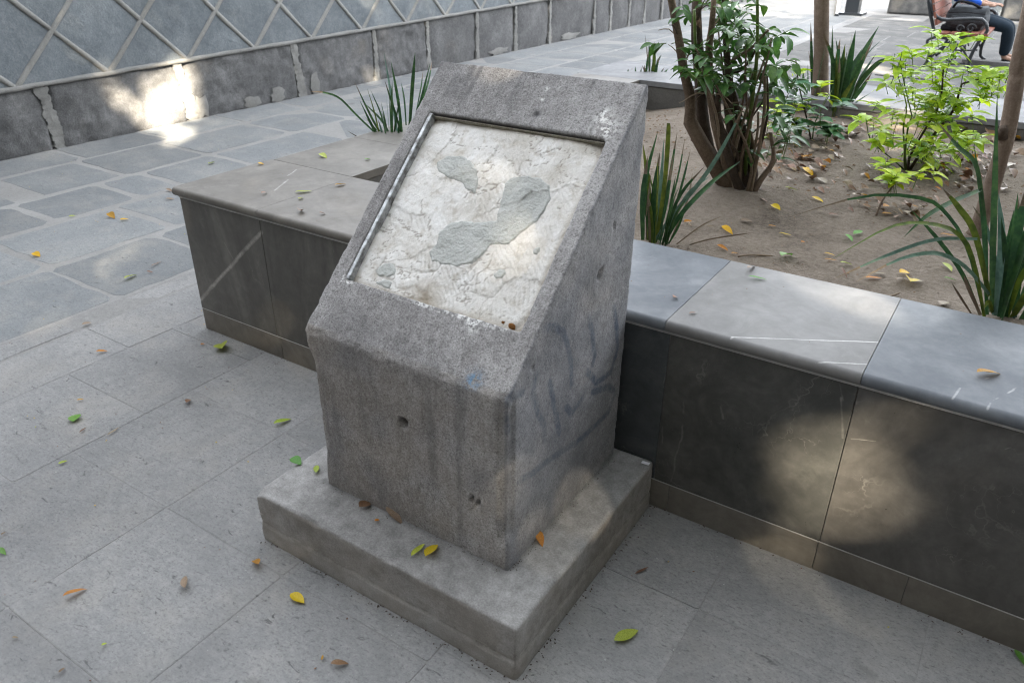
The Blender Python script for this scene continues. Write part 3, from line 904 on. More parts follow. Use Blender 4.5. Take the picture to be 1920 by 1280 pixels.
# left front arris hollowed under the lip
dl = seg_dist(P, FL, A_)
holl = (1 - sm(dl, 0.0, 0.06)) * 0.022 * (1 - sm(P[:, 2], zf - .10, zf - .035)) * (0.55 + 0.45 * sm(P[:, 2], hs + .02, hs + .12))
P2 = P + N * disp[:, None]
inw = ctr - P; inw[:, 2] *= 0.3; inw /= np.linalg.norm(inw, axis=1)[:, None]
P2 += inw * (wear + cham)[:, None]
P2[:, 0] += holl
P2[:, 1] += holl * 0.15
# bored holes and chips
for (q, rad, dep) in ((aty(757, 795, pyf), 0.011, 0.03), (aty(752, 790, pyf), 0.008, 0.02), (aty(884, 935, pyf), 0.007, 0.015), (aty(897, 944, pyf), 0.008, 0.015), (aty(890, 950, pyf), 0.009, 0.008),
                      (atx(1124, 517, px1), 0.014, 0.012), (atx(1128, 508, px1), 0.008, 0.010), (atx(1152, 422, px1), 0.008, 0.007), (atx(1000, 690, px1), 0.011, 0.006),
                      (sp(*slope_uv(1007, 213)), 0.008, 0.005), (sp(*slope_uv(985, 590)), 0.016, 0.005), (sp(*slope_uv(1180, 420)), .012, .006)):
    q = np.array(q); dd = np.linalg.norm((P - q) * np.array([1.7, 1.5, .9]), axis=1) * (1 + .5 * n3)
    P2 -= N * (np.exp(-(dd / rad) ** 2) * dep)[:, None]
Psh = P2 + np.array(POFF)
me.vertices.foreach_set('co', Psh.ravel())
me.polygons.foreach_set('use_smooth', [True] * len(me.polygons))
def set_attr(me, name, arr):
    at_ = me.attributes.new(name, 'FLOAT', 'POINT'); at_.data.foreach_set('value', np.ascontiguousarray(arr, dtype=np.float32))
def z4(x, y): return (560 + x * .3906, 580 + y * .3906)
strokes = [[(1180, 92), (1230, 85), (1270, 110), (1290, 170), (1305, 250), (1310, 360)], [(1395, 40), (1410, 130), (1420, 220), (1412, 262)], [(1515, -10), (1528, 100), (1528, 200), (1500, 300), (1430, 350), (1385, 300)],
           [(1140, 320), (1125, 400), (1150, 500), (1180, 560), (1180, 630)], [(1205, 350), (1230, 480), (1250, 590)],
           [(1410, 395), (1490, 370), (1520, 400), (1490, 490), (1410, 570), (1330, 640), (1250, 690), (1190, 730), (1130, 780), (1060, 820)], [(1360, 430), (1310, 500), (1285, 470)],
           [(1005, 470), (1040, 415), (1075, 400)], [(1010, 600), (998, 520)], [(1050, 300), (1000, 480)]]
gr = np.zeros(n)
side = P[:, 0] > px1 - 0.012
for i, s_ in enumerate(strokes):
    pts = [tuple(atx(*z4(*q), px1)) for q in s_]
    dd = polydist(P, pts)
    gr = np.maximum(gr, (1 - sm(dd, 0.006, 0.015)) * (1.0 if i in (2, 5, 4) else 0.8))
gr = gr * side * np.clip(0.75 + 0.5 * n1, 0.3, 1)
set_attr(me, 'graffiti', gr)
Sa = (P - np.array(S0)) @ np.array(E1); Sb = (P - np.array(S0)) @ np.array(E2)
wp = np.zeros(n)
for (u, v, r_) in ((1136, 243, .028), (1130, 222, .020), (1134, 212, .012), (888, 606, .022), (880, 598, .012), (918, 601, .012), (660, 518, .012), (1025, 167, .006), (1017, 186, .005)):
    a_, b_ = slope_uv(u, v)
    wp = np.maximum(wp, np.exp(-(((Sa - a_) ** 2 + (Sb - b_) ** 2) / r_ ** 2)) * (onslope | inrec))
lip = (np.abs(Sb - RB0) < .010) & (Sa > .04) & (Sa < .56) & (P[:, 2] > zf)
wp = np.maximum(wp, lip * np.clip(.35 + 1.2 * nz(P, 14, 3, 8.8), 0, .8))
set_attr(me, 'white_paint', wp * 1.0)
bp = np.exp(-(((Sa - slope_uv(888, 712)[0]) ** 2 + (Sb - slope_uv(888, 712)[1]) ** 2) / .02 ** 2)) * onslope
set_attr(me, 'blue_paint', bp)
streaks = np.array([noise.fractal(Vector((p[0] * 22, p[1] * 3, p[2] * 2.2)), 1.0, 2.0, 3) for p in P])
gm = np.clip(sm(streaks, 0.05, 0.5) * sm(Sb, RB1 - .02, RB1 + .12) * onslope * 0.9, 0, 1)
front = P[:, 1] < pyf + .012
gm = np.maximum(gm, np.clip(sm(streaks, 0.0, .55), 0, 1) * front * 0.55)
gm = np.maximum(gm, (1 - sm(P[:, 2], hs, hs + .05)) * .5 * np.clip(.6 + n1, 0, 1))  # darker towards the foot
gm = np.maximum(gm, np.clip(sm(nz(P, 4, 4, 3.3), 0.05, .6), 0, 1) * 0.5)
for (q, rad) in ((aty(757, 795, pyf), 0.012), (aty(752, 789, pyf), 0.009), (aty(884, 935, pyf), 0.008), (aty(897, 944, pyf), 0.009), (atx(1124, 517, px1), 0.014), (sp(*slope_uv(1007, 213)), 0.011)):
    gm = np.maximum(gm, 1.5 * np.exp(-(np.linalg.norm(P - np.array(q), axis=1) / rad) ** 2))  # darker in the bored holes
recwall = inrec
gm = np.where(recwall, np.maximum(gm, 0.75), gm)  # recess walls darker all over
set_attr(me, 'grime_dark', gm)
set_attr(me, 'dust_bounce', np.clip(front * (0.8 + n1), 0, 1))  # warm bounce light painted onto the front face
set_attr(me, 'residue_shade', np.clip((P[:, 0] > px1 - .006) * (0.85 + .6 * n1), 0, 1))  # side painted cooler and darker as if shaded, with some graffiti residue
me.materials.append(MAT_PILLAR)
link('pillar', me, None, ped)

# plinth slab
sx0, sx1, sd = -1.563, -0.674, -0.775
bm = bmesh.new()
v, f = box(sx0, sx1, sd, -0.008, -0.03, hs)
vs = [bm.verts.new(p) for p in v]
for q in f: bm.faces.new([vs[i] for i in q])
me = remesh(bm, 0.006, 'plinth_slab')
n = len(me.vertices)
P = np.empty(n * 3); me.vertices.foreach_get('co', P); P = P.reshape(-1, 3)
N = np.empty(n * 3); me.vertices.foreach_get('normal', N); N = N.reshape(-1, 3)
c4 = [Vector((x, y, hs)) for x, y in ((sx0, sd), (sx1, sd), (sx1, -.008), (sx0, -.008))]
ed = [(c4[i], c4[(i + 1) % 4]) for i in range(4)] + [(c, Vector((c.x, c.y, 0))) for c in c4]
de = np.full(n, 9.0)
for e in ed: de = np.minimum(de, seg_dist(P, *e))
n1, n2 = nz(P, 8, 4), nz(P, 34, 3, 5)
ctr = np.array([-1.12, -.4, .08])
inw = ctr - P; inw[:, 2] *= 1.0; inw /= np.linalg.norm(inw, axis=1)[:, None]
wear = (1 - sm(de, 0, .013)) * (0.0005 + 0.007 * np.clip(n1 * 1.6 - .15, 0, 1) + 0.005 * np.clip(n2 * 1.3, 0, 1))
P2 = P + N * (0.0012 * n1 + 0.0008 * n2)[:, None] + inw * wear[:, None]
along = P[:, 0] + P[:, 1]
crk = np.array([0.062 + 0.012 * noise.fractal(Vector((a * 5, 1, 0)), 1, 2, 4) for a in along])
isside = (np.abs(N[:, 2]) < .5)
cz = np.exp(-((P[:, 2] - crk) / 0.0055) ** 2) * isside * np.array([max(0, min(1, .6 + 1.4 * noise.noise(Vector((a * 3.1, 7, 1))))) for a in along])
P2 -= N * (cz * 0.0045)[:, None]
low = (P[:, 2] < crk) & isside
P2 += N * (low * 0.0014)[:, None]
cc = np.linalg.norm(P[:, :2] - np.array([sx0, sd]), axis=1)
P2[:, 2] -= np.exp(-(cc / .022) ** 2) * .014 * (P[:, 2] > .1)
me.vertices.foreach_set('co', (P2 + np.array(POFF)).ravel())
me.polygons.foreach_set('use_smooth', [True] * len(me.polygons))
top = N[:, 2] > .5
st = np.exp(-(np.linalg.norm(P[:, :2] - np.array(at(1072, 945, hs))[:2], axis=1) / .02) ** 2) * top
g = np.maximum(st, 0.6 * cz)
g = np.maximum(g, np.clip(n1, 0, 1) * 0.4)
g = np.maximum(g, np.exp(-np.clip(P[:, 2], 0, 1) / .008) * isside * .9)  # sides darker towards the ground
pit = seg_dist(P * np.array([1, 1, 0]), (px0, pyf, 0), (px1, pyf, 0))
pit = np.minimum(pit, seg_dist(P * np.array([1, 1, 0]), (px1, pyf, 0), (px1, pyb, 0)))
g = np.maximum(g, np.exp(-(pit / .012) ** 2) * top * .7)  # top darker along the pillar's front and right foot
set_attr(me, 'grime_dark', g)
set_attr(me, 'chalk', np.clip(np.exp(-((P[:, 2] - crk - .006) / .005) ** 2) * isside * (n2 > .05) + low * .18, 0, 1))
set_attr(me, 'dust_bounce', np.clip(isside * (0.75 + .6 * n1), 0, 1))  # brown mud on the slab's sides
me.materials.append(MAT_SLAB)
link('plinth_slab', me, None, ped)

# plaster bed in the recess: slapped facets, comb marks, cracks
ga, gb = 170, 164
PH = -RD + 0.004
rj = random.Random(3)
cells = [(rj.uniform(RA0, RA1), rj.uniform(RB0, RB1), rj.uniform(-.035, .035), rj.uniform(-.035, .035), rj.uniform(0, 3.1), rj.random()) for _ in range(26)]
CA = np.array([c[0] for c in cells]); CB = np.array([c[1] for c in cells])
inset = 0.0025
def plaster_h(a_, b_):
    wa = a_ + 0.030 * fbm((a_ * 8, b_ * 8, 1), 4); wb = b_ + 0.030 * fbm((a_ * 8, b_ * 8, 11), 4)
    dd = (CA - wa) ** 2 + (CB - wb) ** 2
    k = np.argpartition(dd, 1)[:2]
    if dd[k[0]] > dd[k[1]]: k = k[::-1]
    edge = math.sqrt(dd[k[1]]) - math.sqrt(dd[k[0]])
    c = cells[k[0]]
    soft = min(1, edge / .012)
    h = 0.9 * (c[2] * (wa - c[0]) + c[3] * (wb - c[1])) * (.35 + .65 * soft)
    h += 0.0016 * fbm((a_ * 14, b_ * 14, 4), 5)
    return h, edge, c
V, F, CR, ED = [], [], [], []
for j in range(gb + 1):
    for i in range(ga + 1):
        a_ = RA0 + inset + (RA1 - RA0 - 2 * inset) * i / ga
        b_ = RB0 + inset + (RB1 - RB0 - 2 * inset) * j / gb
        h, edge, c = plaster_h(a_, b_)
        selc = max(0, min(1, (fbm((a_ * 6, b_ * 6, 21), 3) + .15) * 4))
        crack = 0.75 * max(0, 1 - edge / 0.0040) * selc
        h -= 0.0009 * max(0, 1 - edge / 0.0045) * selc
        h += 0.0008 * fbm((a_ * 60, b_ * 60, 6), 3)
        cm = max(0, min(1, (0.42 - b_) * 7)) * max(0, min(1, (a_ - 0.16) * 9))
        if c[5] > 0.55: cm = max(cm, 0.7)
        ang = 0.35 + 0.5 * math.sin(c[4])
        ph = (a_ * math.cos(ang) + b_ * math.sin(ang)) / 0.0115 + 0.8 * fbm((a_ * 8, b_ * 8, 9), 3)
        comb = max(0, math.sin(ph * 2 * math.pi) - 0.5) / 0.5 * cm * max(0, min(1, .5 + 1.8 * fbm((a_ * 12, b_ * 12, 15), 3)))
        h -= 0.0013 * comb
        crack = max(crack, 0.4 * comb)
        for (o1, o2) in ((3, 31), (17, 57)):
            v2 = abs(fbm((a_ * 5.0 + o1, b_ * 9.0, o2), 5))
            if v2 < 0.014 and fbm((a_ * 4, b_ * 4, o2 + 10), 2) > 0.02:
                crack = max(crack, .75); h -= .0008
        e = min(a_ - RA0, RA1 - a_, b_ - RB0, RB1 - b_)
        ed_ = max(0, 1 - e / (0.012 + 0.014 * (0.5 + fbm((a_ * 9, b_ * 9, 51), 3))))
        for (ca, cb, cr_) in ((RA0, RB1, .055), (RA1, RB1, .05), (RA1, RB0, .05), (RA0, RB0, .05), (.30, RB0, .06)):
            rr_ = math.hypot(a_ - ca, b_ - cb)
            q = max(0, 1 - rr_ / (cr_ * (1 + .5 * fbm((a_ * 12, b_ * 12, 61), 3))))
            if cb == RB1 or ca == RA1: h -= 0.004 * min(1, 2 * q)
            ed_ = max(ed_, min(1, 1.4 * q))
        V.append(sp(a_, b_, PH + 0.005 + h) + POFF); CR.append(crack); ED.append(ed_)
for j in range(gb):
    for i in range(ga):
        q = j * (ga + 1) + i
        F.append((q, q + 1, q + ga + 2, q + ga + 1))
pl = obj('plaster_bed', V, F, MAT_PLASTER, ped, True)
set_attr(pl.data, 'crack', CR); set_attr(pl.data, 'edge_dirt', ED)
tag(pl, 'cracked white plaster left where the plaque was')
# grey mortar dabs on the plaster (they held the lost plaque)
def z7(x, y): return (540 + x * .375, 180 + y * .375)
dabs = [[(740, 330), (790, 305), (860, 300), (910, 320), (945, 370), (950, 440), (935, 490), (900, 470), (860, 430), (800, 410), (755, 380)],
        [(1080, 470), (1085, 430), (1130, 405), (1190, 400), (1260, 410), (1305, 445), (1312, 510), (1280, 580), (1225, 640), (1160, 690), (1110, 745), (1060, 740), (1010, 745), (965, 800), (920, 835), (850, 850), (780, 840), (720, 825), (705, 780), (745, 740), (755, 690), (800, 640), (870, 625), (960, 635), (1040, 620), (1055, 560)],
        [(440, 870), (470, 840), (510, 832), (542, 860), (535, 890), (500, 905), (455, 900)],
        [(1030, 895), (1050, 870), (1080, 865), (1090, 885), (1070, 910), (1040, 915)], [(1220, 790), (1232, 760), (1262, 755), (1245, 795)], [(435, 930), (480, 915), (520, 930), (510, 965), (470, 950)]]
def poly_sd(x, y, pts):
    ins, d = False, 9.0
    for (x0, y0), (x1, y1) in zip(pts, pts[1:] + pts[:1]):
        if (y0 > y) != (y1 > y) and x < (x1 - x0) * (y - y0) / (y1 - y0) + x0: ins = not ins
        t = max(0, min(1, ((x - x0) * (x1 - x0) + (y - y0) * (y1 - y0)) / ((x1 - x0) ** 2 + (y1 - y0) ** 2)))
        d = min(d, math.hypot(x - x0 - t * (x1 - x0), y - y0 - t * (y1 - y0)))
    return d if ins else -d
for dp in dabs:
    pts = [slope_uv(*z7(*q), PH + .005) for q in dp]
    st_ = 0.0026
    a0_, a1_ = min(p[0] for p in pts) - .008, max(p[0] for p in pts) + .008
    b0_, b1_ = min(p[1] for p in pts) - .008, max(p[1] for p in pts) + .008
    na, nb = int((a1_ - a0_) / st_), int((b1_ - b0_) / st_)
    V, F, idx = [], [], {}
    for j in range(nb + 1):
        for i in range(na + 1):
            a_, b_ = a0_ + i * st_, b0_ + j * st_
            sd__ = poly_sd(a_, b_, pts) + .0035 * fbm((a_ * 55, b_ * 55, 3), 4)
            if sd__ < -.003: continue
            t = max(0, min(1, (sd__ + .003) / .007)); t = t * t * (3 - 2 * t)
            h, _e, _c = plaster_h(a_, b_)
            sw_ = .0003 * math.sin(sd__ * 480 + 5 * fbm((a_ * 20, b_ * 20, 7), 3)) + .0008 * fbm((a_ * 45, b_ * 45, 8), 3)
            idx[(i, j)] = len(V)
            V.append(sp(a_, b_, PH + .005 + h - .0018 + t * (.0040 + sw_)) + POFF)
    for (i, j) in idx:
        q = [(i, j), (i + 1, j), (i + 1, j + 1), (i, j + 1)]
        if all(k in idx for k in q): F.append(tuple(idx[k] for k in q))
    obj('mortar_dab', V, F, MAT_PATCH, ped, True)
# steel strip left along the recess's left side and a thin one on top
def strip(a0, a1, b0, b1, h0, h1):
    pts = [sp(a_, b_, h) + POFF for h in (h0, h1) for b_ in (b0, b1) for a_ in (a0, a1)]
    bm = bmesh.new(); vs = [bm.verts.new(p) for p in pts]
    for q in ((0, 2, 3, 1), (4, 5, 7, 6), (0, 1, 5, 4), (2, 6, 7, 3), (0, 4, 6, 2), (1, 3, 7, 5)): bm.faces.new([vs[i] for i in q])
    bmesh.ops.bevel(bm, geom=list(bm.edges), offset=0.0015, segments=2, affect='EDGES')
    return bm
bm_obj('steel_strip', strip(RA0 + .004, RA0 + .0165, RB0 + .002, RB1 - .004, -RD + .003, 0.003), MAT_STEEL, ped)
bm_obj('steel_strip', strip(RA0 + .016, RA1 - .003, RB1 - .0095, RB1 - .0045, -RD + .003, -.007), MAT_OLIVE, ped)
for (u, v, s_) in ((961, 612, .014), (945, 606, .008), (668, 512, .008)):
    a_, b_ = slope_uv(u, v, PH)
    V = [sp(a_, b_, PH + .013) + POFF]
    for i in range(9):
        q = 2 * math.pi * i / 9; rr = s_ * random.uniform(.6, 1.1)
        V.append(sp(a_ + math.cos(q) * rr, b_ + math.sin(q) * rr * .8, PH + .002) + POFF)
    obj('rust_lump', V, [(0, 1 + i, 1 + (i + 1) % 9) for i in range(9)], MAT_RUST, ped, True)
# ------------------------------------------------------------------ strappy clumps
def blade_mesh(pts, width, n=12, fold=0.25, up=None):
    P = smooth_path(pts, n)
    V, F = [], []
    for i, p in enumerate(P):
        t = i / (n - 1)
        tg = (P[min(i + 1, n - 1)] - P[max(i - 1, 0)]).normalized()
        toc = (CAM - p).normalized() if up is None else up
        sd_ = tg.cross(toc)
        if sd_.length < 1e-4: sd_ = Vector((1, 0, 0))
        sd_.normalize()
        nn = sd_.cross(tg).normalized()
        wv = width * 0.5 * (min(1, 0.72 + t * 0.9)) * (1 if t < .55 else max(0.03, 1 - ((t - .55) / .45) ** 1.7))
        V += [p - sd_ * wv + nn * wv * fold, p, p + sd_ * wv + nn * wv * fold]
    for i in range(n - 1):
        for k in range(2):
            q = i * 3 + k
            F.append((q, q + 1, q + 4, q + 3))
    return V, F

def clump(base, label, blades, auto, rnd_seed, hgt, spread, width, dead=0, cut=0.25, name='strappy_plant'):
    """blades: traced ones [(pixels..., width, material, dd_tip)]; auto: extra ones grown round the base"""
    b = Vector(base)
    root = empty(name, b, label, 'plant', 'clumps of strappy leaves')
    rr = random.Random(rnd_seed)
    for pix, wd, mat, dd in blades:
        n = len(pix)
        pts = [atp(u, v, b, dd * (i / (n - 1)) if n > 1 else 0) for i, (u, v) in enumerate(pix)]
        pts[0].z = max(pts[0].z, soil_z(pts[0].x, pts[0].y) - .02)
        V, F = blade_mesh([p - b for p in pts], wd * .84, 14, 0.3, up=((CAM - b).normalized() + Vector((rr.uniform(-.5, .5), rr.uniform(-.5, .5), rr.uniform(-.3, .3)))).normalized())
        o = obj('leaf', V, F, mat, root, True)
        if rr.random() < .45: tip(o, 14, rr.choice((2, 3)))
    for i in range(auto):
        az = rr.uniform(0, 2 * math.pi)
        L = hgt * rr.uniform(0.55, 1.05)
        lean = rr.uniform(0.05, 1) ** 1.3 * spread
        d = Vector((math.cos(az), math.sin(az), 0))
        p0 = d * rr.uniform(0, .05) + Vector((0, 0, -.02))
        droop = lean * rr.uniform(0.1, 0.9)
        p1 = p0 + d * lean * L * .35 + Vector((0, 0, L * .55))
        p2 = p0 + d * lean * L * (0.9 + droop * .3) + Vector((0, 0, L * (1 - .38 * lean * lean - .25 * droop)))
        mt = LM_BLADE if rr.random() < .72 else (LM_BLADEO if rr.random() < .5 else LM_BLADEB)
        if dead and rr.random() < dead: mt = MAT_TWIG
        V, F = blade_mesh([p0, p1, p2], width * rr.uniform(.6, 1.1), 10, 0.35, up=Vector((math.sin(az + rr.uniform(-.8, .8)), -math.cos(az), .35)).normalized())
        o = obj('leaf', V, F, mt, root, True)
        if rr.random() < .45: tip(o, 10, rr.choice((1, 2, 3)))
    return root
def zb(x, y): return (1500 + x * .2968, 240 + y * .2968)
def zs(x, y): return (1160 + x * .198, 250 + y * .198)
def zl(x, y): return (560 + x * .336, y * .336)
base = at(1885, 600, .57)
bl = [([zb(1208, 1160), zb(1222, 600), (1870, 175)], .020, LM_BLADE, 0), ([zb(1180, 1180), zb(1160, 600), zb(1100, 110)], .017, LM_BLADE, .02),
      ([zb(1165, 560), zb(1110, 240), (1795, 275), (1757, 228)], .016, LM_BLADE, .03), ([zb(1195, 1060), zb(1105, 670), zb(1000, 500), zb(900, 380)], .020, LM_BLADEO, .03),
      ([zb(1195, 1050), zb(1060, 890), zb(930, 810), zb(800, 790), zb(600, 840), zb(350, 975)], .014, LM_BLADEB, -.06), ([zb(1160, 1160), zb(1060, 760), zb(930, 545), (1730, 372), (1620, 368), (1476, 408)], .013, LM_BLADE, .10),
      ([zb(1140, 1180), zb(1020, 910), zb(860, 690), zb(690, 505)], .014, LM_BLADE, .05), ([zb(1165, 1190), zb(1100, 850), zb(1000, 670), zb(800, 605), zb(560, 630), zb(190, 835)], .016, LM_BLADEO, -.05),
      ([zb(1150, 390), zb(960, 470), zb(800, 560), zb(655, 690)], .020, LM_BLADE, .12), ([zb(1120, 700), zb(850, 705), zb(560, 800), zb(220, 950)], .012, LM_BLADEB, -.05),
      ([zb(1230, 1180), zb(1275, 750), zb(1255, 420)], .024, LM_BLADEB, .06), ([zb(1290, 1190), zb(1370, 700), zb(1440, 330)], .026, LM_BLADE, -.02), ([zb(1300, 1200), zb(1300, 850), zb(1270, 560)], .018, LM_BLADE, .03),
      ([zb(1310, 1200), zb(1400, 950), zb(1520, 780)], .026, LM_BLADEO, -.05), ([zb(1330, 1210), zb(1430, 1050), zb(1560, 930)], .022, LM_BLADEO, -.08), ([zb(1260, 1190), zb(1310, 800), zb(1350, 520)], .02, LM_BLADE, .05),
      ([zb(1080, 1170), zb(1010, 1060), zb(960, 980)], .008, MAT_TWIG, 0), ([zb(1140, 1180), zb(1060, 1000), zb(1035, 930)], .012, MAT_TWIG, 0), ([zb(1225, 1170), zb(1240, 900), zb(1180, 640), zb(1090, 490)], .014, LM_BLADEB, .04),
      ([zb(1350, 1200), zb(1400, 800), zb(1480, 500)], .024, LM_BLADE, .02), ([zb(1215, 1165), zb(1190, 1100), zb(1160, 1140)], .016, LM_BLADEO, -.03)]
clump(base, 'strappy plant with long arching blades in the foreground by the coping', bl, 12, 5, .55, .6, .020)
base = at(1232, 458, .57)
bl = [([zs(330, 1030), zs(520, 760), zs(830, 380), zs(1040, 30), (1400, 190)], .019, LM_BLADEB, -.02), ([zs(440, 1020), zs(600, 760), zs(880, 470), zs(1165, 255)], .022, LM_BLADE, -.05),
      ([zs(470, 1060), zs(650, 640), zs(700, 370)], .008, MAT_TWIG, .05), ([zs(350, 1030), zs(430, 500), zs(470, -40), (1250, 235)], .020, LM_BLADEO, 0), ([zs(300, 1030), zs(250, 500), zs(370, -20)], .018, LM_BLADE, 0),
      ([zs(510, 1080), zs(780, 880), zs(1000, 775)], .007, MAT_TWIG, -.05), ([zs(560, 1090), zs(830, 1010), zs(1100, 965), zs(1280, 940)], .006, MAT_TWIG, -.08), ([zs(420, 1010), zs(640, 600), zs(870, 400)], .014, LM_BLADEB, .0),
      ([zs(290, 1000), zs(330, 600), zs(390, 180)], .026, LM_BLADE, .02), ([zs(380, 1010), zs(470, 500), zs(555, -10)], .014, LM_BLADE, .05), ([zs(400, 1020), zs(560, 420), zs(630, 30)], .008, LM_BLADE, .07),
      ([zs(440, 1030), zs(590, 520), zs(680, 160)], .010, LM_BLADE, .06), ([zs(260, 1010), zs(270, 700), zs(310, 350)], .010, MAT_TWIG, .0), ([zs(470, 1050), zs(560, 900), zs(640, 700)], .010, LM_BLADE, -.02),
      ([zs(230, 1010), zs(230, 600), zs(280, 200)], .022, LM_BLADE, -.02), ([zs(350, 1020), zs(440, 700), zs(520, 200)], .022, LM_BLADE, .03), ([(1225, 452), (1232, 380), (1238, 320)], .016, LM_BLADEO, .1)]
clump(base, 'strappy plant growing tight behind the right side of the stone pedestal', bl, 14, 6, .38, .35, .017, .1)
base = at(735, 300, .50)
bl = [([zl(520, 870), zl(430, 740), zl(340, 560)], .017, LM_BLADE, 0), ([zl(530, 860), zl(420, 680), zl(310, 455)], .014, LM_BLADE, .05), ([zl(540, 850), zl(330, 650), zl(230, 550), zl(140, 517), zl(60, 513)], .012, LM_BLADE, .05),
      ([zl(500, 900), zl(420, 820), zl(270, 730)], .014, LM_BLADE, -.05), ([zl(560, 800), zl(520, 560), zl(475, 290)], .016, LM_BLADEB, .1), ([zl(580, 780), zl(555, 560), zl(515, 345)], .018, LM_BLADE, .05),
      ([zl(575, 750), zl(530, 600), zl(480, 450)], .016, LM_BLADE, .0), ([zl(620, 700), zl(635, 480), zl(650, 290)], .022, LM_BLADE, .0), ([zl(600, 700), zl(590, 560), zl(572, 460)], .010, LM_BLADE, .1),
      ([zl(650, 650), zl(680, 500), zl(695, 390)], .008, LM_BLADE, .1), ([zl(640, 700), zl(690, 530), zl(735, 350)], .014, LM_BLADE, .05), ([zl(540, 880), zl(480, 700), zl(355, 565)], .016, LM_BLADE, .02),
      ([zl(530, 840), zl(500, 750), zl(460, 610)], .009, LM_BLADE, .04), ([zl(660, 700), zl(740, 560), zl(790, 420)], .016, LM_BLADE, .1), ([zl(640, 720), zl(720, 470), zl(745, 340)], .012, LM_BLADE, .2)]
clump(base, 'strappy plant spraying out behind the left edge of the stone pedestal', bl, 12, 8, .42, .55, .016)
base = at(1570, 218, .555)
def zt_(x, y): return (1520 + x * .211, y * .211)
bl = [([zt_(250, 1020), zt_(330, 650), zt_(400, 270)], .045, LM_BLADE, 0), ([zt_(210, 1000), zt_(230, 650), zt_(262, 345)], .045, LM_BLADE, 0), ([zt_(240, 1030), zt_(380, 720), zt_(490, 480)], .04, LM_BLADE, -.05),
      ([zt_(270, 1010), zt_(450, 720), zt_(600, 560), zt_(700, 520)], .035, LM_BLADE, -.1), ([zt_(250, 1020), zt_(420, 830), zt_(550, 640)], .03, LM_BLADE, -.05), ([zt_(240, 1000), zt_(320, 700), zt_(460, 430)], .035, LM_BLADE, .05),
      ([zt_(180, 990), zt_(190, 700), zt_(200, 460)], .03, LM_BLADE, 0), ([zt_(230, 1000), zt_(280, 650), zt_(300, 430)], .03, LM_BLADE, .1), ([zt_(200, 1000), zt_(190, 600), zt_(195, 230)], .02, LM_BLADE, .1),
      ([zt_(260, 1000), zt_(420, 620), zt_(520, 460), zt_(630, 360)], .012, LM_BLADEB, .1), ([zt_(250, 1030), zt_(420, 900), zt_(530, 830)], .01, LM_BLADEB, -.1), ([zt_(240, 1030), zt_(290, 880), zt_(400, 690)], .04, LM_BLADEO, -.1)]
clump(base, 'dense upright strappy plant beside the upright tree trunk at the far coping', bl, 14, 9, .62, .4, .034)
base = at(1520, 205, .555)
bl = [([(1524, 205), (1522, 120), (1520, 42)], .022, LM_BLADE, 0), ([(1528, 205), (1530, 140), (1530, 90)], .03, LM_BLADE, 0), ([(1515, 205), (1508, 160), (1505, 130)], .02, LM_BLADE, 0), ([(1528, 205), (1526, 160), (1516, 95)], .02, LM_BLADE, .05)]
clump(base, 'sparse strappy plant with one tall blade just left of the upright trunk', bl, 4, 10, .5, .3, .022)
base = at(1216, 160, .55)
def z3(x, y): return (1160 + x * .211, y * .211)
bl = [([z3(310, 740), z3(315, 550), z3(318, 375)], .03, LM_BLADEO, 0), ([z3(270, 720), z3(275, 520), z3(268, 360)], .018, LM_BLADE, 0), ([z3(240, 700), z3(250, 580), z3(262, 480)], .02, LM_BLADE, 0), ([z3(340, 740), z3(390, 670), z3(440, 610)], .022, LM_BLADE, 0),
      ([z3(330, 700), z3(345, 560), z3(380, 490)], .02, LM_BLADE, .05), ([z3(80, 690), z3(82, 650), z3(84, 610)], .012, LM_BLADE, 0), ([z3(150, 690), z3(150, 640), z3(146, 590)], .012, LM_BLADE, 0), ([z3(190, 700), z3(195, 650), z3(205, 600)], .012, LM_BLADE, 0),
      ([z3(280, 700), z3(255, 500), z3(235, 310)], .008, MAT_TWIG, 0), ([z3(345, 720), z3(375, 650), z3(405, 600)], .012, LM_BLADE, 0), ([z3(110, 700), z3(115, 650), z3(120, 600)], .012, LM_BLADE, .1)]
clump(base, 'clipped strappy plant at the far coping behind the pedestal top', bl, 6, 11, .3, .35, .018)

# ------------------------------------------------------------------ leafy plants
def leaf_proto(name, L, W_, curl=0.25, fold=0.25, mat=None, stem=0.2, n=6, wav=0.0):
    V, F = [], []
    for i in range(n + 1):
        t = i / n
        wv = W_ * .5 * math.sin(math.pi * min(1, t ** .8)) ** .85 if 0 < t < 1 else 0.0006
        x = L * t
        z = -curl * L * (t * t) + wav * L * math.sin(t * 9)
        V += [(x, -wv, z + wv * fold), (x, 0, z), (x, wv, z + wv * fold)]
    for i in range(n):
        for k in range(2):
            q = i * 3 + k
            F.append((q, q + 1, q + 4, q + 3))
    s_ = len(V)
    V += [(-stem * L, -.0007, 0.001), (-stem * L, .0007, 0.001), (0, .0009, 0.0), (0, -.0009, 0.0)]
    F.append((s_, s_ + 1, s_ + 2, s_ + 3))
    me = bpy.data.meshes.new(name); me.from_pydata(V, [], F)
    me.polygons.foreach_set('use_smooth', [True] * len(F))
    if mat: me.materials.append(mat)
    return me

def orient(d, up):
    x = d.normalized(); z = (up - x * up.dot(x))
    if z.length < 1e-4: z = Vector((0, 1, 0)) - x * x.y
    z.normalize(); y = z.cross(x)
    return Matrix((x, y, z)).transposed().to_4x4()

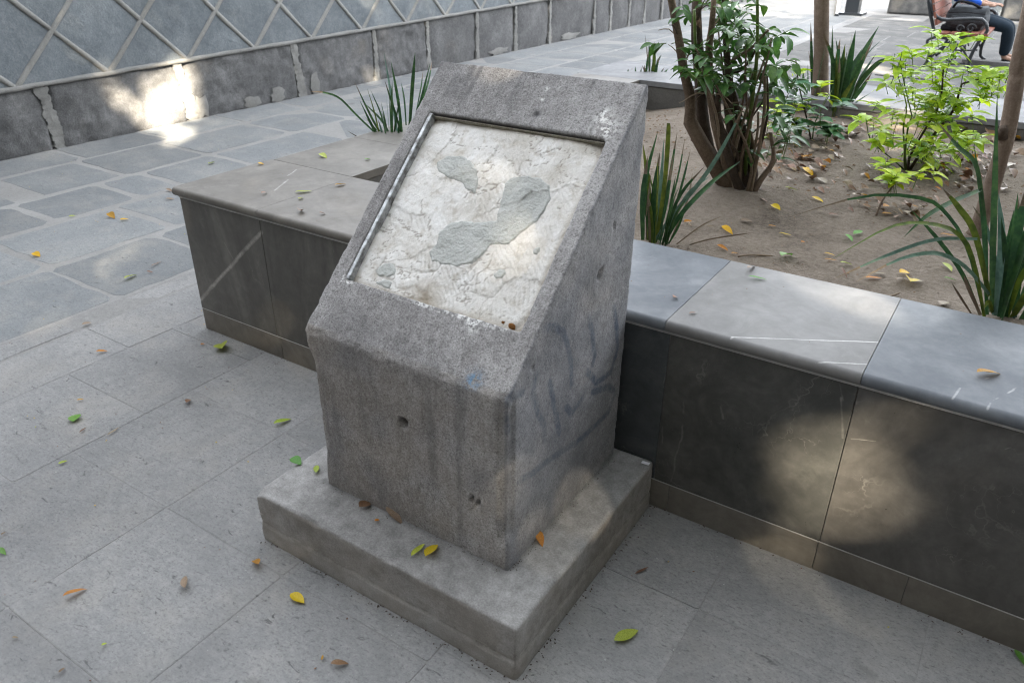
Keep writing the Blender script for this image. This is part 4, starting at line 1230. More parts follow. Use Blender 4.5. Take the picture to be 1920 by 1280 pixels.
leaf_count, extra = {}, {}
def put_leaf(me, p, d, up, s_, root):
    leaf_count[root] = leaf_count.get(root, 0) + 1
    if leaf_count[root] > 295:
        M_ = orient(d, up) @ Matrix.Scale(s_, 4); M_.translation = p - Vector(root.location)
        V, F, mt = extra.setdefault(root, ([], [], me.materials[0]))
        o_ = len(V)
        V += [M_ @ v.co for v in me.vertices]; F += [tuple(i + o_ for i in q.vertices) for q in me.polygons]
        return
    o = bpy.data.objects.new('leaf', me)
    COL.objects.link(o); o.parent = root
    M_ = orient(d, up) @ Matrix.Scale(s_, 4); M_.translation = p - Vector(root.location)
    o.matrix_local = M_
    return o

def stem_obj(root, pix, r0, r1, mat, dd0=0.0, dd1=0.0, name='stem', base=None, sides=7):
    b = base or Vector(root.location)
    n = len(pix)
    P = smooth_path([atp(u, v, b, dd0 + (dd1 - dd0) * i / (n - 1)) for i, (u, v) in enumerate(pix)], 10)
    P = [p - Vector(root.location) for p in P]
    obj(name, *tube(P, [r0 + (r1 - r0) * i / 9 for i in range(10)], sides, True, .12, int(pix[0][0])), mat, root, True)
    return [p + Vector(root.location) for p in P]

protoD = [leaf_proto('shrub_leaf', .058, .026, .35, .3, LM_DARK), leaf_proto('shrub_leaf', .05, .026, .15, .45, LM_DARK)]
protoL = [leaf_proto('lime_leaf', .060, .027, .3, .25, LM_LIME), leaf_proto('lime_leaf', .05, .024, .1, .4, LM_LIME)]
protoG = leaf_proto('lime_leaf', .055, .024, .3, .3, LM_MIDG)
protoB = [leaf_proto('low_leaf', .058, .032, .25, .2, LM_BLUEG)]

# the many-stemmed shrub
SB = Vector((-0.985, 1.37, .60))
shrub = empty('shrub', SB, 'many-stemmed shrub with small dark green leaves right behind the pedestal', 'shrub')
rr = random.Random(21)
stems = []
def zz(x, y): return (1160 + x * .211, y * .211)
stems.append(stem_obj(shrub, [(1392, 385), (1345, 320), zz(690, 1180), zz(620, 1040), zz(650, 930), zz(590, 700), zz(545, 420), zz(480, 60), (1240, -80)], .036, .011, MAT_BARK2, 0, .05))
stems.append(stem_obj(shrub, [(1385, 385), (1360, 300), zz(830, 950), zz(800, 500), zz(828, 240), zz(850, -60)], .024, .009, MAT_BARK2, 0, -.08))
stems.append(stem_obj(shrub, [(1388, 385), (1330, 290), zz(735, 1000), zz(730, 700), zz(690, 300), zz(700, -100)], .036, .019, MAT_BARKD, .02, .16))
stems.append(stem_obj(shrub, [zz(720, 760), zz(690, 540), zz(672, 90)], .007, .006, MAT_STEMG, -.02, -.05))
stems.append(stem_obj(shrub, [(1395, 385), (1385, 300), zz(980, 1000), zz(985, 700), zz(950, 380), zz(930, -80)], .032, .007, MAT_BARKD, .0, .08))
stems.append(stem_obj(shrub, [(1395, 340), zz(1190, 860), zz(1230, 480), zz(1232, -60)], .010, .0055, MAT_STEMG, 0, -.1))
stems.append(stem_obj(shrub, [(1405, 375), zz(1270, 1200), zz(1300, 900), zz(1298, 680)], .008, .006, MAT_TWIG, -.05, -.08))
stems.append(stem_obj(shrub, [(1400, 370), zz(1230, 1200), zz(1240, 1000)], .006, .004, MAT_TWIG, -.05, -.05))
stems.append(stem_obj(shrub, [zz(985, 640), zz(1060, 640), zz(1150, 560), zz(1230, 430), zz(1300, 380)], .007, .004, MAT_BARKD, .05, .0))
stems.append(stem_obj(shrub, [zz(980, 560), zz(1080, 490), zz(1180, 430), zz(1250, 350), zz(1330, 270)], .007, .005, MAT_BARK, .05, -.05))
stems.append(stem_obj(shrub, [(1398, 380), (1378, 330), zz(880, 1040), zz(900, 800)], .024, .012, MAT_BARKD, -.03, -.06))
stems.append(stem_obj(shrub, [(1400, 385), (1412, 320), zz(1080, 1100), zz(1030, 900), zz(1000, 780)], .026, .012, MAT_BARKD, 0, .05))
stems.append(stem_obj(shrub, [(1402, 385), (1425, 340), (1450, 300), zz(1350, 1180)], .016, .007, MAT_BARK, -.03, -.05))
stems.append(stem_obj(shrub, [(1340, 300), (1320, 275), (1295, 262)], .010, .004, MAT_BARK, 0, .05))
for i in range(16):                                               # thin straight shoots from the foot
    u0_, u1_ = rr.uniform(1340, 1425), rr.uniform(1300, 1500)
    v1__ = rr.uniform(60, 250)
    stem_obj(shrub, [(u0_ * .5 + 1385 * .5, 375), (u0_, 300), ((u0_ + u1_) / 2 + rr.uniform(-10, 10), (300 + v1__) / 2), (u1_, v1__)], rr.uniform(.005, .011), .003, rr.choice([MAT_BARK2, MAT_BARKD, MAT_TWIG]), rr.uniform(-.08, .08), rr.uniform(-.15, .15))
for i in range(40):                                               # bleached husks and twigs on the stems
    s_ = stems[rr.choice([0, 1, 2, 4])]
    p = s_[rr.randint(4, 9)] - SB
    q = p + Vector((rr.uniform(-.12, .12), rr.uniform(-.1, .1), rr.uniform(-.08, .10)))
    obj('twig', *tube(smooth_path([p, p.lerp(q, .5) + Vector((0, 0, .02)), q], 5), [.003, .0027, .0024, .002, .0012], 5), MAT_TWIG if i % 3 else MAT_BARKD, shrub)
zones = [(zz(900, 120), 150, 190, 26), (zz(1110, 260), 190, 170, 40), (zz(1270, 330), 150, 180, 34), (zz(1120, 480), 250, 150, 36), (zz(1330, 620), 160, 130, 30), (zz(900, 560), 220, 170, 26), (zz(660, 560), 110, 130, 14),
         (zz(780, 650), 170, 120, 24), (zz(1160, 700), 180, 120, 24), (zz(480, 400), 80, 60, 8), (zz(1000, 820), 260, 90, 16), (zz(1400, 800), 140, 70, 12), (zz(650, 110), 120, 70, 7), (zz(760, 760), 120, 60, 8), (zz(1080, 60), 120, 100, 14)]
for (c, sx_, sy_, cnt) in zones:
    k = 0
    while k < cnt * 1.3:
        u = c[0] + rr.gauss(0, .5) * sx_ * .211; v = c[1] + rr.gauss(0, .5) * sy_ * .211
        dd = rr.gauss(0, .12)
        p = atp(u, v, SB, dd)
        m_ = rr.randint(3, 5)
        az = rr.uniform(0, 6.28)
        tip = p + Vector((math.cos(az), math.sin(az), rr.uniform(-.3, .5))) * .07
        obj('twig', *tube([p - SB, tip - SB], [.0016, .0009], 4), MAT_STEMG, shrub)
        for j in range(m_):
            b_ = p.lerp(tip, (j + .5) / m_)
            a2_ = az + (1 if j % 2 else -1) * rr.uniform(.5, 1.3)
            d = Vector((math.cos(a2_), math.sin(a2_), rr.uniform(-.7, .25)))
            put_leaf(rr.choice(protoD), b_, d, Vector((rr.uniform(-.4, .4), rr.uniform(-.4, .4), 1)), rr.uniform(.8, 1.4), shrub)
            k += 1

def leafy(root, zones, protos, rr, ddv, sc=(.7, 1.15), rosette=(4, 7), stem_mat=MAT_STEMG, base=None, dens=1.0):
    b = Vector(base or root.location)
    for (c, sx_, sy_, cnt) in zones:
        k = 0
        while k < cnt * dens:
            u = c[0] + rr.gauss(0, .5) * sx_; v = c[1] + rr.gauss(0, .5) * sy_
            p = atp(u, v, b, rr.gauss(0, ddv))
            m_ = rr.randint(*rosette)
            q = p + Vector((rr.uniform(-.03, .03), rr.uniform(-.03, .03), -rr.uniform(.04, .10)))
            obj('twig', *tube([q - Vector(root.location), p - Vector(root.location)], [.0018, .001], 4), stem_mat, root)
            a0 = rr.uniform(0, 6.28)
            for j in range(m_):
                a_ = a0 + j * 2.4
                d = Vector((math.cos(a_), math.sin(a_), rr.uniform(-.25, .6)))
                put_leaf(rr.choice(protos), q.lerp(p, .5 + .5 * j / m_), d, Vector((rr.uniform(-.3, .3), rr.uniform(-.3, .3), 1)), rr.uniform(*sc), root)
                k += 1
def zc(x, y): return (1580 + x * .2031, 60 + y * .2031)
LG = Vector(SB)
leafy(shrub, [((1440, 200), 50, 40, 26), ((1470, 240), 40, 40, 22), ((1395, 210), 60, 40, 18), ((1430, 265), 50, 20, 14)], [protoD[0], protoL[0]], rr, .10, (.9, 1.4), (3, 5))
# lime shrubs
LB = at(1703, 318, .575)
lime = empty('lime_shrub', LB, 'lime green shrub in the middle of the soil in front of the bench', 'shrub', 'lime green plants')
rr = random.Random(31)
for pix, r0, r1 in (([(1700, 322), zc(570, 1190), zc(600, 900), zc(640, 780)], .006, .003), ([(1703, 322), zc(620, 1150), zc(760, 900), zc(900, 650), zc(930, 320)], .007, .003), ([(1700, 322), zc(560, 900), zc(590, 680), zc(500, 380)], .005, .002),
                    ([(1705, 320), zc(800, 1000), zc(1000, 760), zc(1060, 640), zc(1100, 480), zc(1320, 430), zc(1500, 420)], .008, .003), ([(1700, 322), zc(430, 1150), zc(260, 1000), zc(215, 800)], .004, .002), ([zc(640, 780), zc(540, 330), zc(548, 180)], .003, .0015)):
    stem_obj(lime, pix, r0, r1, MAT_BARKD if r0 > .0065 else MAT_STEMG, 0, rr.uniform(-.1, .15), 'stem')
leafy(lime, [(zc(560, 1000), 70, 50, 55), (zc(720, 880), 60, 45, 40), (zc(800, 620), 90, 55, 70), (zc(1050, 470), 90, 50, 60), (zc(640, 400), 50, 40, 22), (zc(1320, 470), 55, 40, 32), (zc(900, 260), 28, 40, 22), (zc(1010, 960), 55, 45, 34),
             (zc(330, 1060), 32, 40, 14), (zc(1080, 130), 60, 28, 16), (zc(560, 170), 22, 12, 7), (zc(1480, 430), 26, 22, 9), (zc(700, 1120), 60, 28, 22), (zc(210, 790), 14, 12, 5), (zc(420, 700), 40, 22, 9), (zc(1070, 1130), 30, 28, 12), (zc(850, 40), 18, 18, 6), (zc(1190, 640), 20, 26, 6)],
      protoL + protoL[:1] + [protoG], rr, .12, (.85, 1.65), (5, 8), dens=1.5)
SD = at(1643, 404, .578)
seed = empty('seedling', SD, 'small lime seedling on one leaning stem in bare soil', 'plant', 'lime green plants')
rr = random.Random(33)
stem_obj(seed, [(1642, 406), (1655, 375), (1675, 348), (1690, 325)], .005, .003, MAT_BARK, 0, .03)
leafy(seed, [((1695, 330), 34, 10, 16), ((1725, 318), 26, 10, 8), ((1672, 318), 16, 8, 5)], protoL, rr, .02, (1.0, 1.5), (4, 6))
# low blue-green plant by the upright trunk
LP = at(1530, 268, .565)
low = empty('low_plant', LP, 'low broad-leaved green plant in front of the upright trunk foot', 'plant')
rr = random.Random(35)
leafy(low, [((1510, 195), 40, 22, 14), ((1525, 222), 60, 26, 24), ((1560, 240), 30, 22, 12), ((1480, 225), 34, 20, 10), ((1500, 150), 24, 26, 8)], protoB, rr, .08, (1.2, 2.0), (3, 6), dens=1.5)
leafy(low, [((1465, 240), 30, 26, 12), ((1520, 275), 40, 16, 14), ((1515, 165), 26, 34, 10), ((1450, 195), 24, 30, 8), ((1550, 160), 20, 20, 5)], protoL, rr, .08, (1.1, 1.7), (4, 6), dens=1.4)
stem_obj(low, [(1522, 270), (1512, 220), (1498, 160), (1492, 110)], .005, .003, MAT_BARKD, 0, .05)
stem_obj(low, [(1522, 270), (1530, 225), (1560, 170)], .004, .002, MAT_STEMG, 0, .05)

for root, (V, F, mt) in extra.items():
    obj('foliage', V, F, mt, root, True)['kind'] = 'stuff'

# ------------------------------------------------------------------ trees
SUNH = Vector((SUN.x, SUN.y, 0)).normalized()
def tree(name, base, top, r0, r1, label, limbs, seed, mat=MAT_BARK, steps=16, wob=.01, via=()):
    root = empty(name, base, label, 'tree')
    rr = random.Random(seed)
    b, t = Vector(base), Vector(top)
    P, Rr = [], []
    line = smooth_path([b] + [Vector(q) for q in via] + [t], steps)
    for i in range(steps):
        k = i / (steps - 1)
        p = line[i] - b + Vector((noise.noise(Vector((k * 5, seed, 0))), noise.noise(Vector((k * 5, seed, 9))), 0)) * wob * min(1, 4 * k)
        P.append(p)
        Rr.append((r0 + (r1 - r0) * k) * (1 + .35 * max(0, 1 - k * steps / 1.3)) * (1 + .05 * rr.uniform(-1, 1)))
    obj('trunk', *tube(P, Rr, 12, True, .06, seed), mat, root, True)
    tp = t - b
    for q in limbs:
        q = Vector(q) - b
        mid = tp.lerp(q, .5) + Vector((0, 0, .25))
        obj('limb', *tube(smooth_path([tp - Vector((0, 0, .06)), mid, q], 7), [r1 * (1 - .8 * i / 6) for i in range(7)], 6), mat, root, True)
    return root

# ---- leaves of the crowns: spread through the crowns' depth along the sun's rays, so that the square lies in their shade;
# the gaps of the crowns are where the photograph has sun flecks
gaps = []                                               # (point, radius, share of leaves missing)
def gap(p, r_, k=1.0): gaps.append((Vector(p), r_, k))
gap((WX, 2.42, .22), .17); gap((-6.15, 2.25, 0), .11); gap((WX, 2.62, .36), .11); gap((WX, 2.3, .05), .15); gap((-5.85, 2.0, 0), .06, .5)
gap(atx(215, 190, WX), .10, .45); gap(atx(218, 165, WX), .07, .35); gap(atx(335, 150, WX), .08); gap(atx(350, 200, WX), .10); gap(at(340, 255), .09); gap(atx(345, 140, WX), .07); gap(atx(350, 165, WX), .07)
gap(atx(695, 15, WX), .14, .4); gap(atx(720, 90, WX), .11, .35); gap(atx(700, 150, WX), .10, .45); gap(atx(595, 40, WX), .12, .15); gap(atx(810, 40, WX), .14, .2)
for u_, v_g, r_g, k_ in ((1430, 830, .004, .45), (1400, 930, .004, .4), (1556, 838, .018, .97), (1545, 875, .034, .99), (1578, 900, .034, .99), (1552, 935, .034, .99), (1584, 960, .024, .97), (1545, 988, .016, .9)): gap(aty(u_, v_g, 0), r_g, k_)
gap(at(1480, 1075, 0), .012, .45); gap(at(1330, 1010, 0), .01, .35); gap(at(1400, 545, CT1), .01, .3); gap(at(1780, 690, CT1), .02, .3); gap(at(1600, 565, CT1), .06, .6); gap(at(1560, 545, CT1), .05, .4)
gap(at(255, 470), .10, .3); gap(at(220, 500), .09, .25)
gap(at(1645, 130), .25, .8); gap(at(1420, 20), .7, .25)
gap(at(1690, 280, .6), .14, .5); gap(at(1760, 170, .8), .22, .5); gap(at(1500, 250, .6), .08, .4)
s1 = SUN.cross(Vector((0, 0, 1))).normalized(); s2 = s1.cross(SUN).normalized()
G2 = [(p.dot(s1), p.dot(s2), r_, k) for p, r_, k in gaps]
centres = {'a': Vector((8.5, -12.5, 7)), 'b': Vector((15.0, -12.5, 7)), 'c': Vector((9.0, -6.0, 7)), 'd': Vector((16.0, -5.0, 7)), 'e': Vector((10.0, 0.5, 7)), 'f': Vector((17, 2.5, 7))}
crown = {k: ([], []) for k in centres}
rr = random.Random(99)
cell = 0.10
corners = [Vector(p) for p in ((-6.6, -1.0, 0), (-6.6, -1, 1.6), (-6.6, 14, 1.4), (1.6, -2.4, 0), (-2.6, -2.4, 0), (2.5, 14, 0), (2.5, 2, 1.2), (-6.6, 14, 0), (-6.6, -9, 0), (7, -9, 0), (7, 12, 0))]
u0, u1 = min(c.dot(s1) for c in corners) - .6, max(c.dot(s1) for c in corners) + .6
v0_, v1_ = min(c.dot(s2) for c in corners) - .5, max(c.dot(s2) for c in corners) + .5
nu, nv = int((u1 - u0) / cell), int((v1_ - v0_) / cell)
for iu in range(nu):
    for iv in range(nv):
        g0 = s1 * (u0 + iu * cell) + s2 * (v0_ + iv * cell); g0 = g0 - SUN * (g0.z / SUN.z)
        seen = -9.6 < g0.x < 2.4 and -2.9 < g0.y < 15
        for rep in range(7 if seen else 1):
            u = u0 + (iu + rr.random()) * cell; v = v0_ + (iv + rr.random()) * cell
            skip = False
            for gu, gv, gr_, gk in G2:
                if (u - gu) ** 2 + (v - gv) ** 2 < (gr_ + .03) ** 2:
                    if gk >= .95 or rr.random() < 1 - (1 - gk) ** 1.6:
                        skip = True; break
            if skip: continue
            zc_ = rr.uniform(8.6, 12.4) + .5 * noise.noise(Vector((u * .5, v * .5, 0)))
            # point with these two coordinates at that height
            p = s1 * u + s2 * v
            p = p + SUN * ((zc_ - p.z) / SUN.z)
            key = min(centres, key=lambda q: (centres[q].xy - p.xy).length)
            V, F = crown[key]
            d = Vector((rr.gauss(0, 1), rr.gauss(0, 1), rr.gauss(0, .5))).normalized()
            nn_ = (SUN * .9 + Vector((rr.gauss(0, .5), rr.gauss(0, .5), rr.gauss(0, .5)))).normalized()
            M_ = orient(d, nn_).to_3x3()
            L, w_ = rr.uniform(.16, .24) * (1 if seen else 1.7), rr.uniform(.05, .075) * (1 if seen else 1.7)
            o_ = len(V)
            for q in ((0, 0, 0), (L * .45, -w_, .02), (L, 0, -.03), (L * .45, w_, .02)):
                V.append(p + M_ @ (Vector(q) - Vector((L * .5, 0, 0))))
            F.append((o_, o_ + 1, o_ + 2)); F.append((o_, o_ + 2, o_ + 3))
tr1 = tree('tree', at(1537, 207, .55), atp(1560, -900, at(1537, 207, .55)) , .048, .030, 'slim upright tree with pale brown bark near the far coping', [(-.8, 3.9, 4.4), (-1.9, 3.0, 4.6), (-1.2, 4.4, 4.7)], 3)
b2_ = at(1829, 445, .57)
tr2 = tree('tree', b2_, atp(2120, -740, b2_), .031, .022, 'slim slanting tree trunk leaning right behind the foreground strappy plant', [(.9, 1.8, 4.2), (.6, .9, 4.6), (.2, 2.3, 4.4)], 4, steps=40, wob=.004, via=[atp(1857, 360, b2_), atp(1884, 268, b2_), atp(1906, 150, b2_), atp(1926, 40, b2_)])
obj('knot', *tube([atp(1882, 246, b2_) - b2_ + Vector((0, -.012, -.018)), atp(1882, 238, b2_) - b2_ + Vector((0, -.03, .005))], [.022, .012], 9), MAT_BARKD, tr2, True)
# crowns of the two slim trees: above the picture, one enlarged for more shade
for root, c, r_, sd_ in ((tr1, Vector((-1.25, 4.6, 5.2)), 2.3, 1), (tr2, Vector((.9, 2.2, 5.0)), 1.3, 2)):
    V, F = [], []
    rq = random.Random(sd_)
    for i in range(int(900 * r_ ** 2)):
        q = Vector((rq.gauss(0, 1), rq.gauss(0, 1), rq.gauss(0, .7))).normalized() * r_ * rq.random() ** .5 + c
        d = Vector((rq.gauss(0, 1), rq.gauss(0, 1), rq.gauss(0, .6)))
        M_ = orient(d, Vector((rq.gauss(0, .5), rq.gauss(0, .5), 1))).to_3x3()
        o_ = len(V); L, w_ = .11, .024
        for z_ in ((0, 0, 0), (L * .45, -w_, .01), (L, 0, -.02), (L * .45, w_, .01)):
            V.append(q + M_ @ Vector(z_) - Vector(root.location))
        F.append((o_, o_ + 1, o_ + 2, o_ + 3))
    cr = obj('crown', V, F, LM_CROWN, root)
    cr['kind'] = 'stuff'
for k, c in centres.items():
    V, F = crown[k]
    if not V: continue
    names = {'a': 'behind the photographer near the added houses', 'b': 'at the street corner by the added houses', 'c': 'right of the planter, nearest to it', 'd': 'at the right side of the square', 'e': 'on the plaza right of the bench', 'f': 'at the far right of the plaza'}
    ft = Vector((c.x, c.y, 0))
    rt = tree('shade_tree', ft, (c.x, c.y, 7.2), .26, .13, 'tall broad-crowned shade tree ' + names[k], [(c.x + a_ * 1.5, c.y + b_ * 1.5, 9.6) for a_, b_ in ((1.4, .5), (-1.3, .8), (.3, -1.5), (-.4, 1.7))], 40 + ord(k), MAT_BARK, 10, .1)
    cr = obj('crown', [Vector(p) - ft for p in V], F, LM_CROWN, rt)
    cr['kind'] = 'stuff'
# ------------------------------------------------------------------ far things
MAT_IRON = Mat('dark cast iron', 0.4, 0.5).color((0.028, 0.032, 0.036)).m
MAT_SLAT = stone_mat('red brown painted slat', (0.160, 0.060, 0.040), (0.240, 0.096, 0.068), (0.320, 0.144, 0.104), big=5, vary=0.2, bump=.2, rough=.6).m
MAT_BAG = stone_mat('grey nylon', (0.03, 0.034, 0.038), (0.052, 0.058, 0.064), (0.09, 0.10, 0.105), big=7, vary=0, bump=.2).m
MAT_BAGD = stone_mat('black nylon', (0.008, 0.008, 0.01), (0.014, 0.014, 0.016), (0.03, 0.03, 0.033), vary=0, bump=.2).m
MAT_TROU = stone_mat('dark navy trousers', (0.010, 0.018, 0.028), (0.016, 0.028, 0.042), (0.028, 0.045, 0.062), big=7, vary=0, bump=.3).m
MAT_SHIRT = stone_mat('white shirt', (0.62, 0.63, 0.66), (0.72, 0.73, 0.76), (0.8, 0.8, 0.82), vary=0, bump=.1, stain=.1).m
MAT_BLUE = stone_mat('bright blue jacket', (0.01, 0.06, 0.36), (0.015, 0.09, 0.5), (0.03, 0.14, 0.6), vary=0, bump=.1, stain=.1).m
MAT_SKIN = stone_mat('skin', (0.30, 0.17, 0.12), (0.38, 0.23, 0.165), (0.45, 0.28, 0.2), vary=0, bump=.05, stain=.1, rough=.55).m
MAT_HAIR = Mat('black hair', .6, .3).color((.012, .01, .009)).m
BX, BY0, BY1 = -1.30, 9.68, 11.12
bench = empty('bench', (BX, BY0, 0), 'park bench with red brown slats and ornate black iron ends', 'bench')
BO = Vector((BX, BY0, 0))
def bent(y):
    def T(pts, r_, nm, n=12, r1=None):
        obj(nm, *tube([Vector((p[0], y, p[1])) - BO for p in smooth_path([Vector((a, b, 0)) for a, b in pts], n)], [r_ + ((r1 or r_) - r_) * i / (n - 1) for i in range(n)], 7), MAT_IRON, bench, True)
    T([(BX - .14, .92), (BX - .10, .75), (BX + .0, .52), (BX + .06, .42), (BX + .18, .40)], .020, 'back_upright')
    T([(BX - .10, .82), (BX - .02, .66), (BX + .10, .60), (BX + .30, .62), (BX + .50, .63), (BX + .56, .58)], .022, 'armrest')
    T([(BX + .06, .42), (BX + .2, .39), (BX + .40, .42), (BX + .58, .44)], .020, 'seat_rail')
    T([(BX + .06, .40), (BX - .02, .36), (BX + .0, .30), (BX + .07, .31), (BX + .08, .37)], .018, 'scroll')
    T([(BX + .07, .31), (BX + .05, .2), (BX + .02, .08), (BX - .04, .005)], .020, 'leg')
    T([(BX + .56, .60), (BX + .60, .50), (BX + .55, .40), (BX + .50, .22), (BX + .51, .06), (BX + .58, .005)], .021, 'leg')
    T([(BX + .04, .12), (BX + .15, .28), (BX + .30, .36)], .013, 'brace')
    T([(BX + .50, .14), (BX + .40, .27), (BX + .28, .36)], .013, 'brace')
    for (cx_, cz_, r_) in ((.20, .28, .06), (.36, .27, .065), (.28, .16, .06), (.42, .52, .055), (.30, .51, .045)):
        pts = [(BX + cx_ + math.cos(t * .55) * r_ * (1 - t * .055), cz_ + math.sin(t * .55) * r_ * (1 - t * .055)) for t in range(14)]
        T(pts, .010, 'scroll', 18)
    T([(BX + .12, .10), (BX + .28, .10), (BX + .46, .12)], .012, 'stretcher')
bent(BY0); bent(BY1)
for i in range(5):
    x = BX + .10 + i * .108
    v, f = box(x, x + .09, BY0 - .03, BY1 + .03, .43 + .004 * i, .455 + .004 * i)
    obj('seat_slat', [Vector(p) - BO for p in v], f, MAT_SLAT, bench)
for i in range(6):
    z = .53 + i * .082
    x = BX + .035 - i * .029
    pts = [(x - .012, z), (x + .014, z + .008), (x - .01, z + .078), (x - .036, z + .07)]
    V = [Vector((a, y, b)) - BO for y in (BY0 - .03, BY1 + .03) for a, b in pts]
    obj('back_slat', V, [(0, 1, 2, 3), (7, 6, 5, 4), (0, 4, 5, 1), (1, 5, 6, 2), (2, 6, 7, 3), (3, 7, 4, 0)], MAT_SLAT, bench)

def skin(name, verts, edges, mat, parent, root_i=0, sub=2):
    me = bpy.data.meshes.new(name)
    me.from_pydata([v[0] for v in verts], edges, [])
    o = bpy.data.objects.new(name, me); COL.objects.link(o)
    o.modifiers.new('skin', 'SKIN').use_smooth_shade = True
    ly = me.skin_vertices[0] if len(me.skin_vertices) else None
    if ly is None:
        bm_ = bmesh.new(); bm_.from_mesh(me); bm_.verts.layers.skin.verify(); bm_.to_mesh(me); bm_.free()
        ly = me.skin_vertices[0]
    for i, v in enumerate(verts):
        r_ = v[1]; ly.data[i].radius = r_ if hasattr(r_, '__len__') else (r_, r_)
        ly.data[i].use_root = (i == root_i)
    s_ = o.modifiers.new('sub', 'SUBSURF'); s_.levels = sub; s_.render_levels = sub
    dg = bpy.context.evaluated_depsgraph_get()
    me2 = bpy.data.meshes.new_from_object(o.evaluated_get(dg))
    bpy.data.objects.remove(o)
    me2.polygons.foreach_set('use_smooth', [True] * len(me2.polygons))
    me2.materials.clear(); me2.materials.append(mat)
    return link(name, me2, None, parent)
PO = Vector((-1.0, 10.72, 0))
per = empty('person', PO, 'person in dark trousers, white shirt and blue jacket sitting on the bench', 'person')
def hand(wr, dirv, side, verts, edges, wi):
    d = dirv.normalized(); up_ = Vector((0, 0, 1)); s_ = d.cross(up_).normalized() * side
    pa = wr + d * .05; verts.append((pa, (.036, .018))); pi = len(verts) - 1; edges.append((wi, pi))
    for k, (o_, L) in enumerate(((-.026, .062), (-.009, .072), (.009, .068), (.026, .052))):
        a_ = pa + d * .05 + s_ * o_; b_ = a_ + d * L * .5 + Vector((0, 0, -.008)); c_ = b_ + d * L * .4 + Vector((0, 0, -.022))
        i0 = len(verts); verts += [(a_, .010), (b_, .009), (c_, .0075)]; edges += [(pi, i0), (i0, i0 + 1), (i0 + 1, i0 + 2)]
    a_ = wr + d * .02 - s_ * .036; b_ = a_ + d * .03 - s_ * .018 + Vector((0, 0, -.01)); c_ = b_ + d * .028
    i0 = len(verts); verts += [(b_, .011), (c_, .009)]; edges += [(pi, i0), (i0, i0 + 1)]
# body (skin surface) - pelvis first
v_ = lambda x, y, z: Vector((x, y, z))
bv = [(v_(-.03, 0, .56), (.14, .12)), (v_(-.08, 0, .76), (.125, .10)), (v_(-.15, 0, 1.0), (.15, .105)), (v_(-.13, 0, 1.10), (.06, .055)), (v_(-.09, 0, 1.20), (.075, .085)), (v_(-.08, 0, 1.30), (.075, .085))]
be = [(0, 1), (1, 2), (2, 3), (3, 4), (4, 5)]
for s_ in (-1, 1):
    i0 = len(bv)
    kn = v_(.47, .12 * s_ + .05, .46); an = v_(.50, .13 * s_ + .14, .10); to_ = v_(.68, .13 * s_ + .16, .045)
    bv += [(v_(.10, .09 * s_, .53), .085), (kn, .062), (v_(.49, .13 * s_ + .1, .31), .055), (an, .038), (to_, (.042, .028))]
    be += [(0, i0), (i0, i0 + 1), (i0 + 1, i0 + 2), (i0 + 2, i0 + 3), (i0 + 3, i0 + 4)]
    i1 = len(bv)
    wr = v_(.18, .10 * s_ + .0, .72)
    bv += [(v_(-.15, .19 * s_, 1.03), .055), (v_(-.06, .24 * s_, .78), .042), (wr, .028)]
    be += [(2, i1), (i1, i1 + 1), (i1 + 1, i1 + 2)]
    hand(wr, v_(.9, -.25 * s_, .1), s_, bv, be, i1 + 2)
body = skin('body', bv, be, MAT_SKIN, per, 0, 2)
tv = [(v_(-.03, 0, .57), (.155, .135))]; te = []
for s_ in (-1, 1):
    i0 = len(tv)
    tv += [(v_(.10, .095 * s_, .545), (.098, .098)), (v_(.28, .11 * s_ + .02, .51), (.09, .09)), (v_(.47, .12 * s_ + .05, .465), .082), (v_(.49, .13 * s_ + .1, .31), .076), (v_(.50, .13 * s_ + .14, .11), .066)]
    te += [(0, i0), (i0, i0 + 1), (i0 + 1, i0 + 2), (i0 + 2, i0 + 3), (i0 + 3, i0 + 4)]
skin('trousers', tv, te, MAT_TROU, per, 0, 2)
skin('shirt', [(v_(.04, -.03, .61), (.165, .13)), (v_(-.06, 0, .78), (.15, .125)), (v_(-.13, 0, 1.0), (.165, .12)), (v_(-.13, 0, 1.07), (.08, .07))], [(0, 1), (1, 2), (2, 3)], MAT_SHIRT, per, 0, 2)
jv = [(v_(-.17, 0, .72), (.16, .10)), (v_(-.20, 0, 1.02), (.18, .105))]; je = [(0, 1)]
for s_ in (-1, 1):
    i1 = len(jv); jv += [(v_(-.15, .20 * s_, 1.03), .07), (v_(-.06, .25 * s_, .78), .06), (v_(.10, .15 * s_, .735), .045)]; je += [(1, i1), (i1, i1 + 1), (i1 + 1, i1 + 2)]
skin('jacket', jv, je, MAT_BLUE, per, 0, 2)
for s_ in (-1, 1):
    skin('shoe', [(v_(.48, .13 * s_ + .14, .055), (.05, .05)), (v_(.60, .13 * s_ + .155, .045), (.052, .042)), (v_(.73, .13 * s_ + .165, .035), (.045, .032))], [(0, 1), (1, 2)], MAT_BAGD, per, 0, 2)
skin('hair', [(v_(-.11, 0, 1.27), (.08, .09)), (v_(-.09, 0, 1.345), (.075, .085))], [(0, 1)], MAT_HAIR, per, 0, 2)
for (dx, dy, dz, r_, nm, mt) in ((-.005, -.028, 1.265, .009, 'eye', MAT_BAGD), (-.005, .028, 1.265, .009, 'eye', MAT_BAGD), (.0, 0, 1.235, .014, 'nose', MAT_SKIN), (-.008, 0, 1.205, .014, 'mouth', MAT_BAGD)):
    bm = bmesh.new(); bmesh.ops.create_icosphere(bm, subdivisions=2, radius=r_, matrix=Matrix.Translation((dx, dy, dz)))
    bm_obj(nm, bm, mt, per, True)
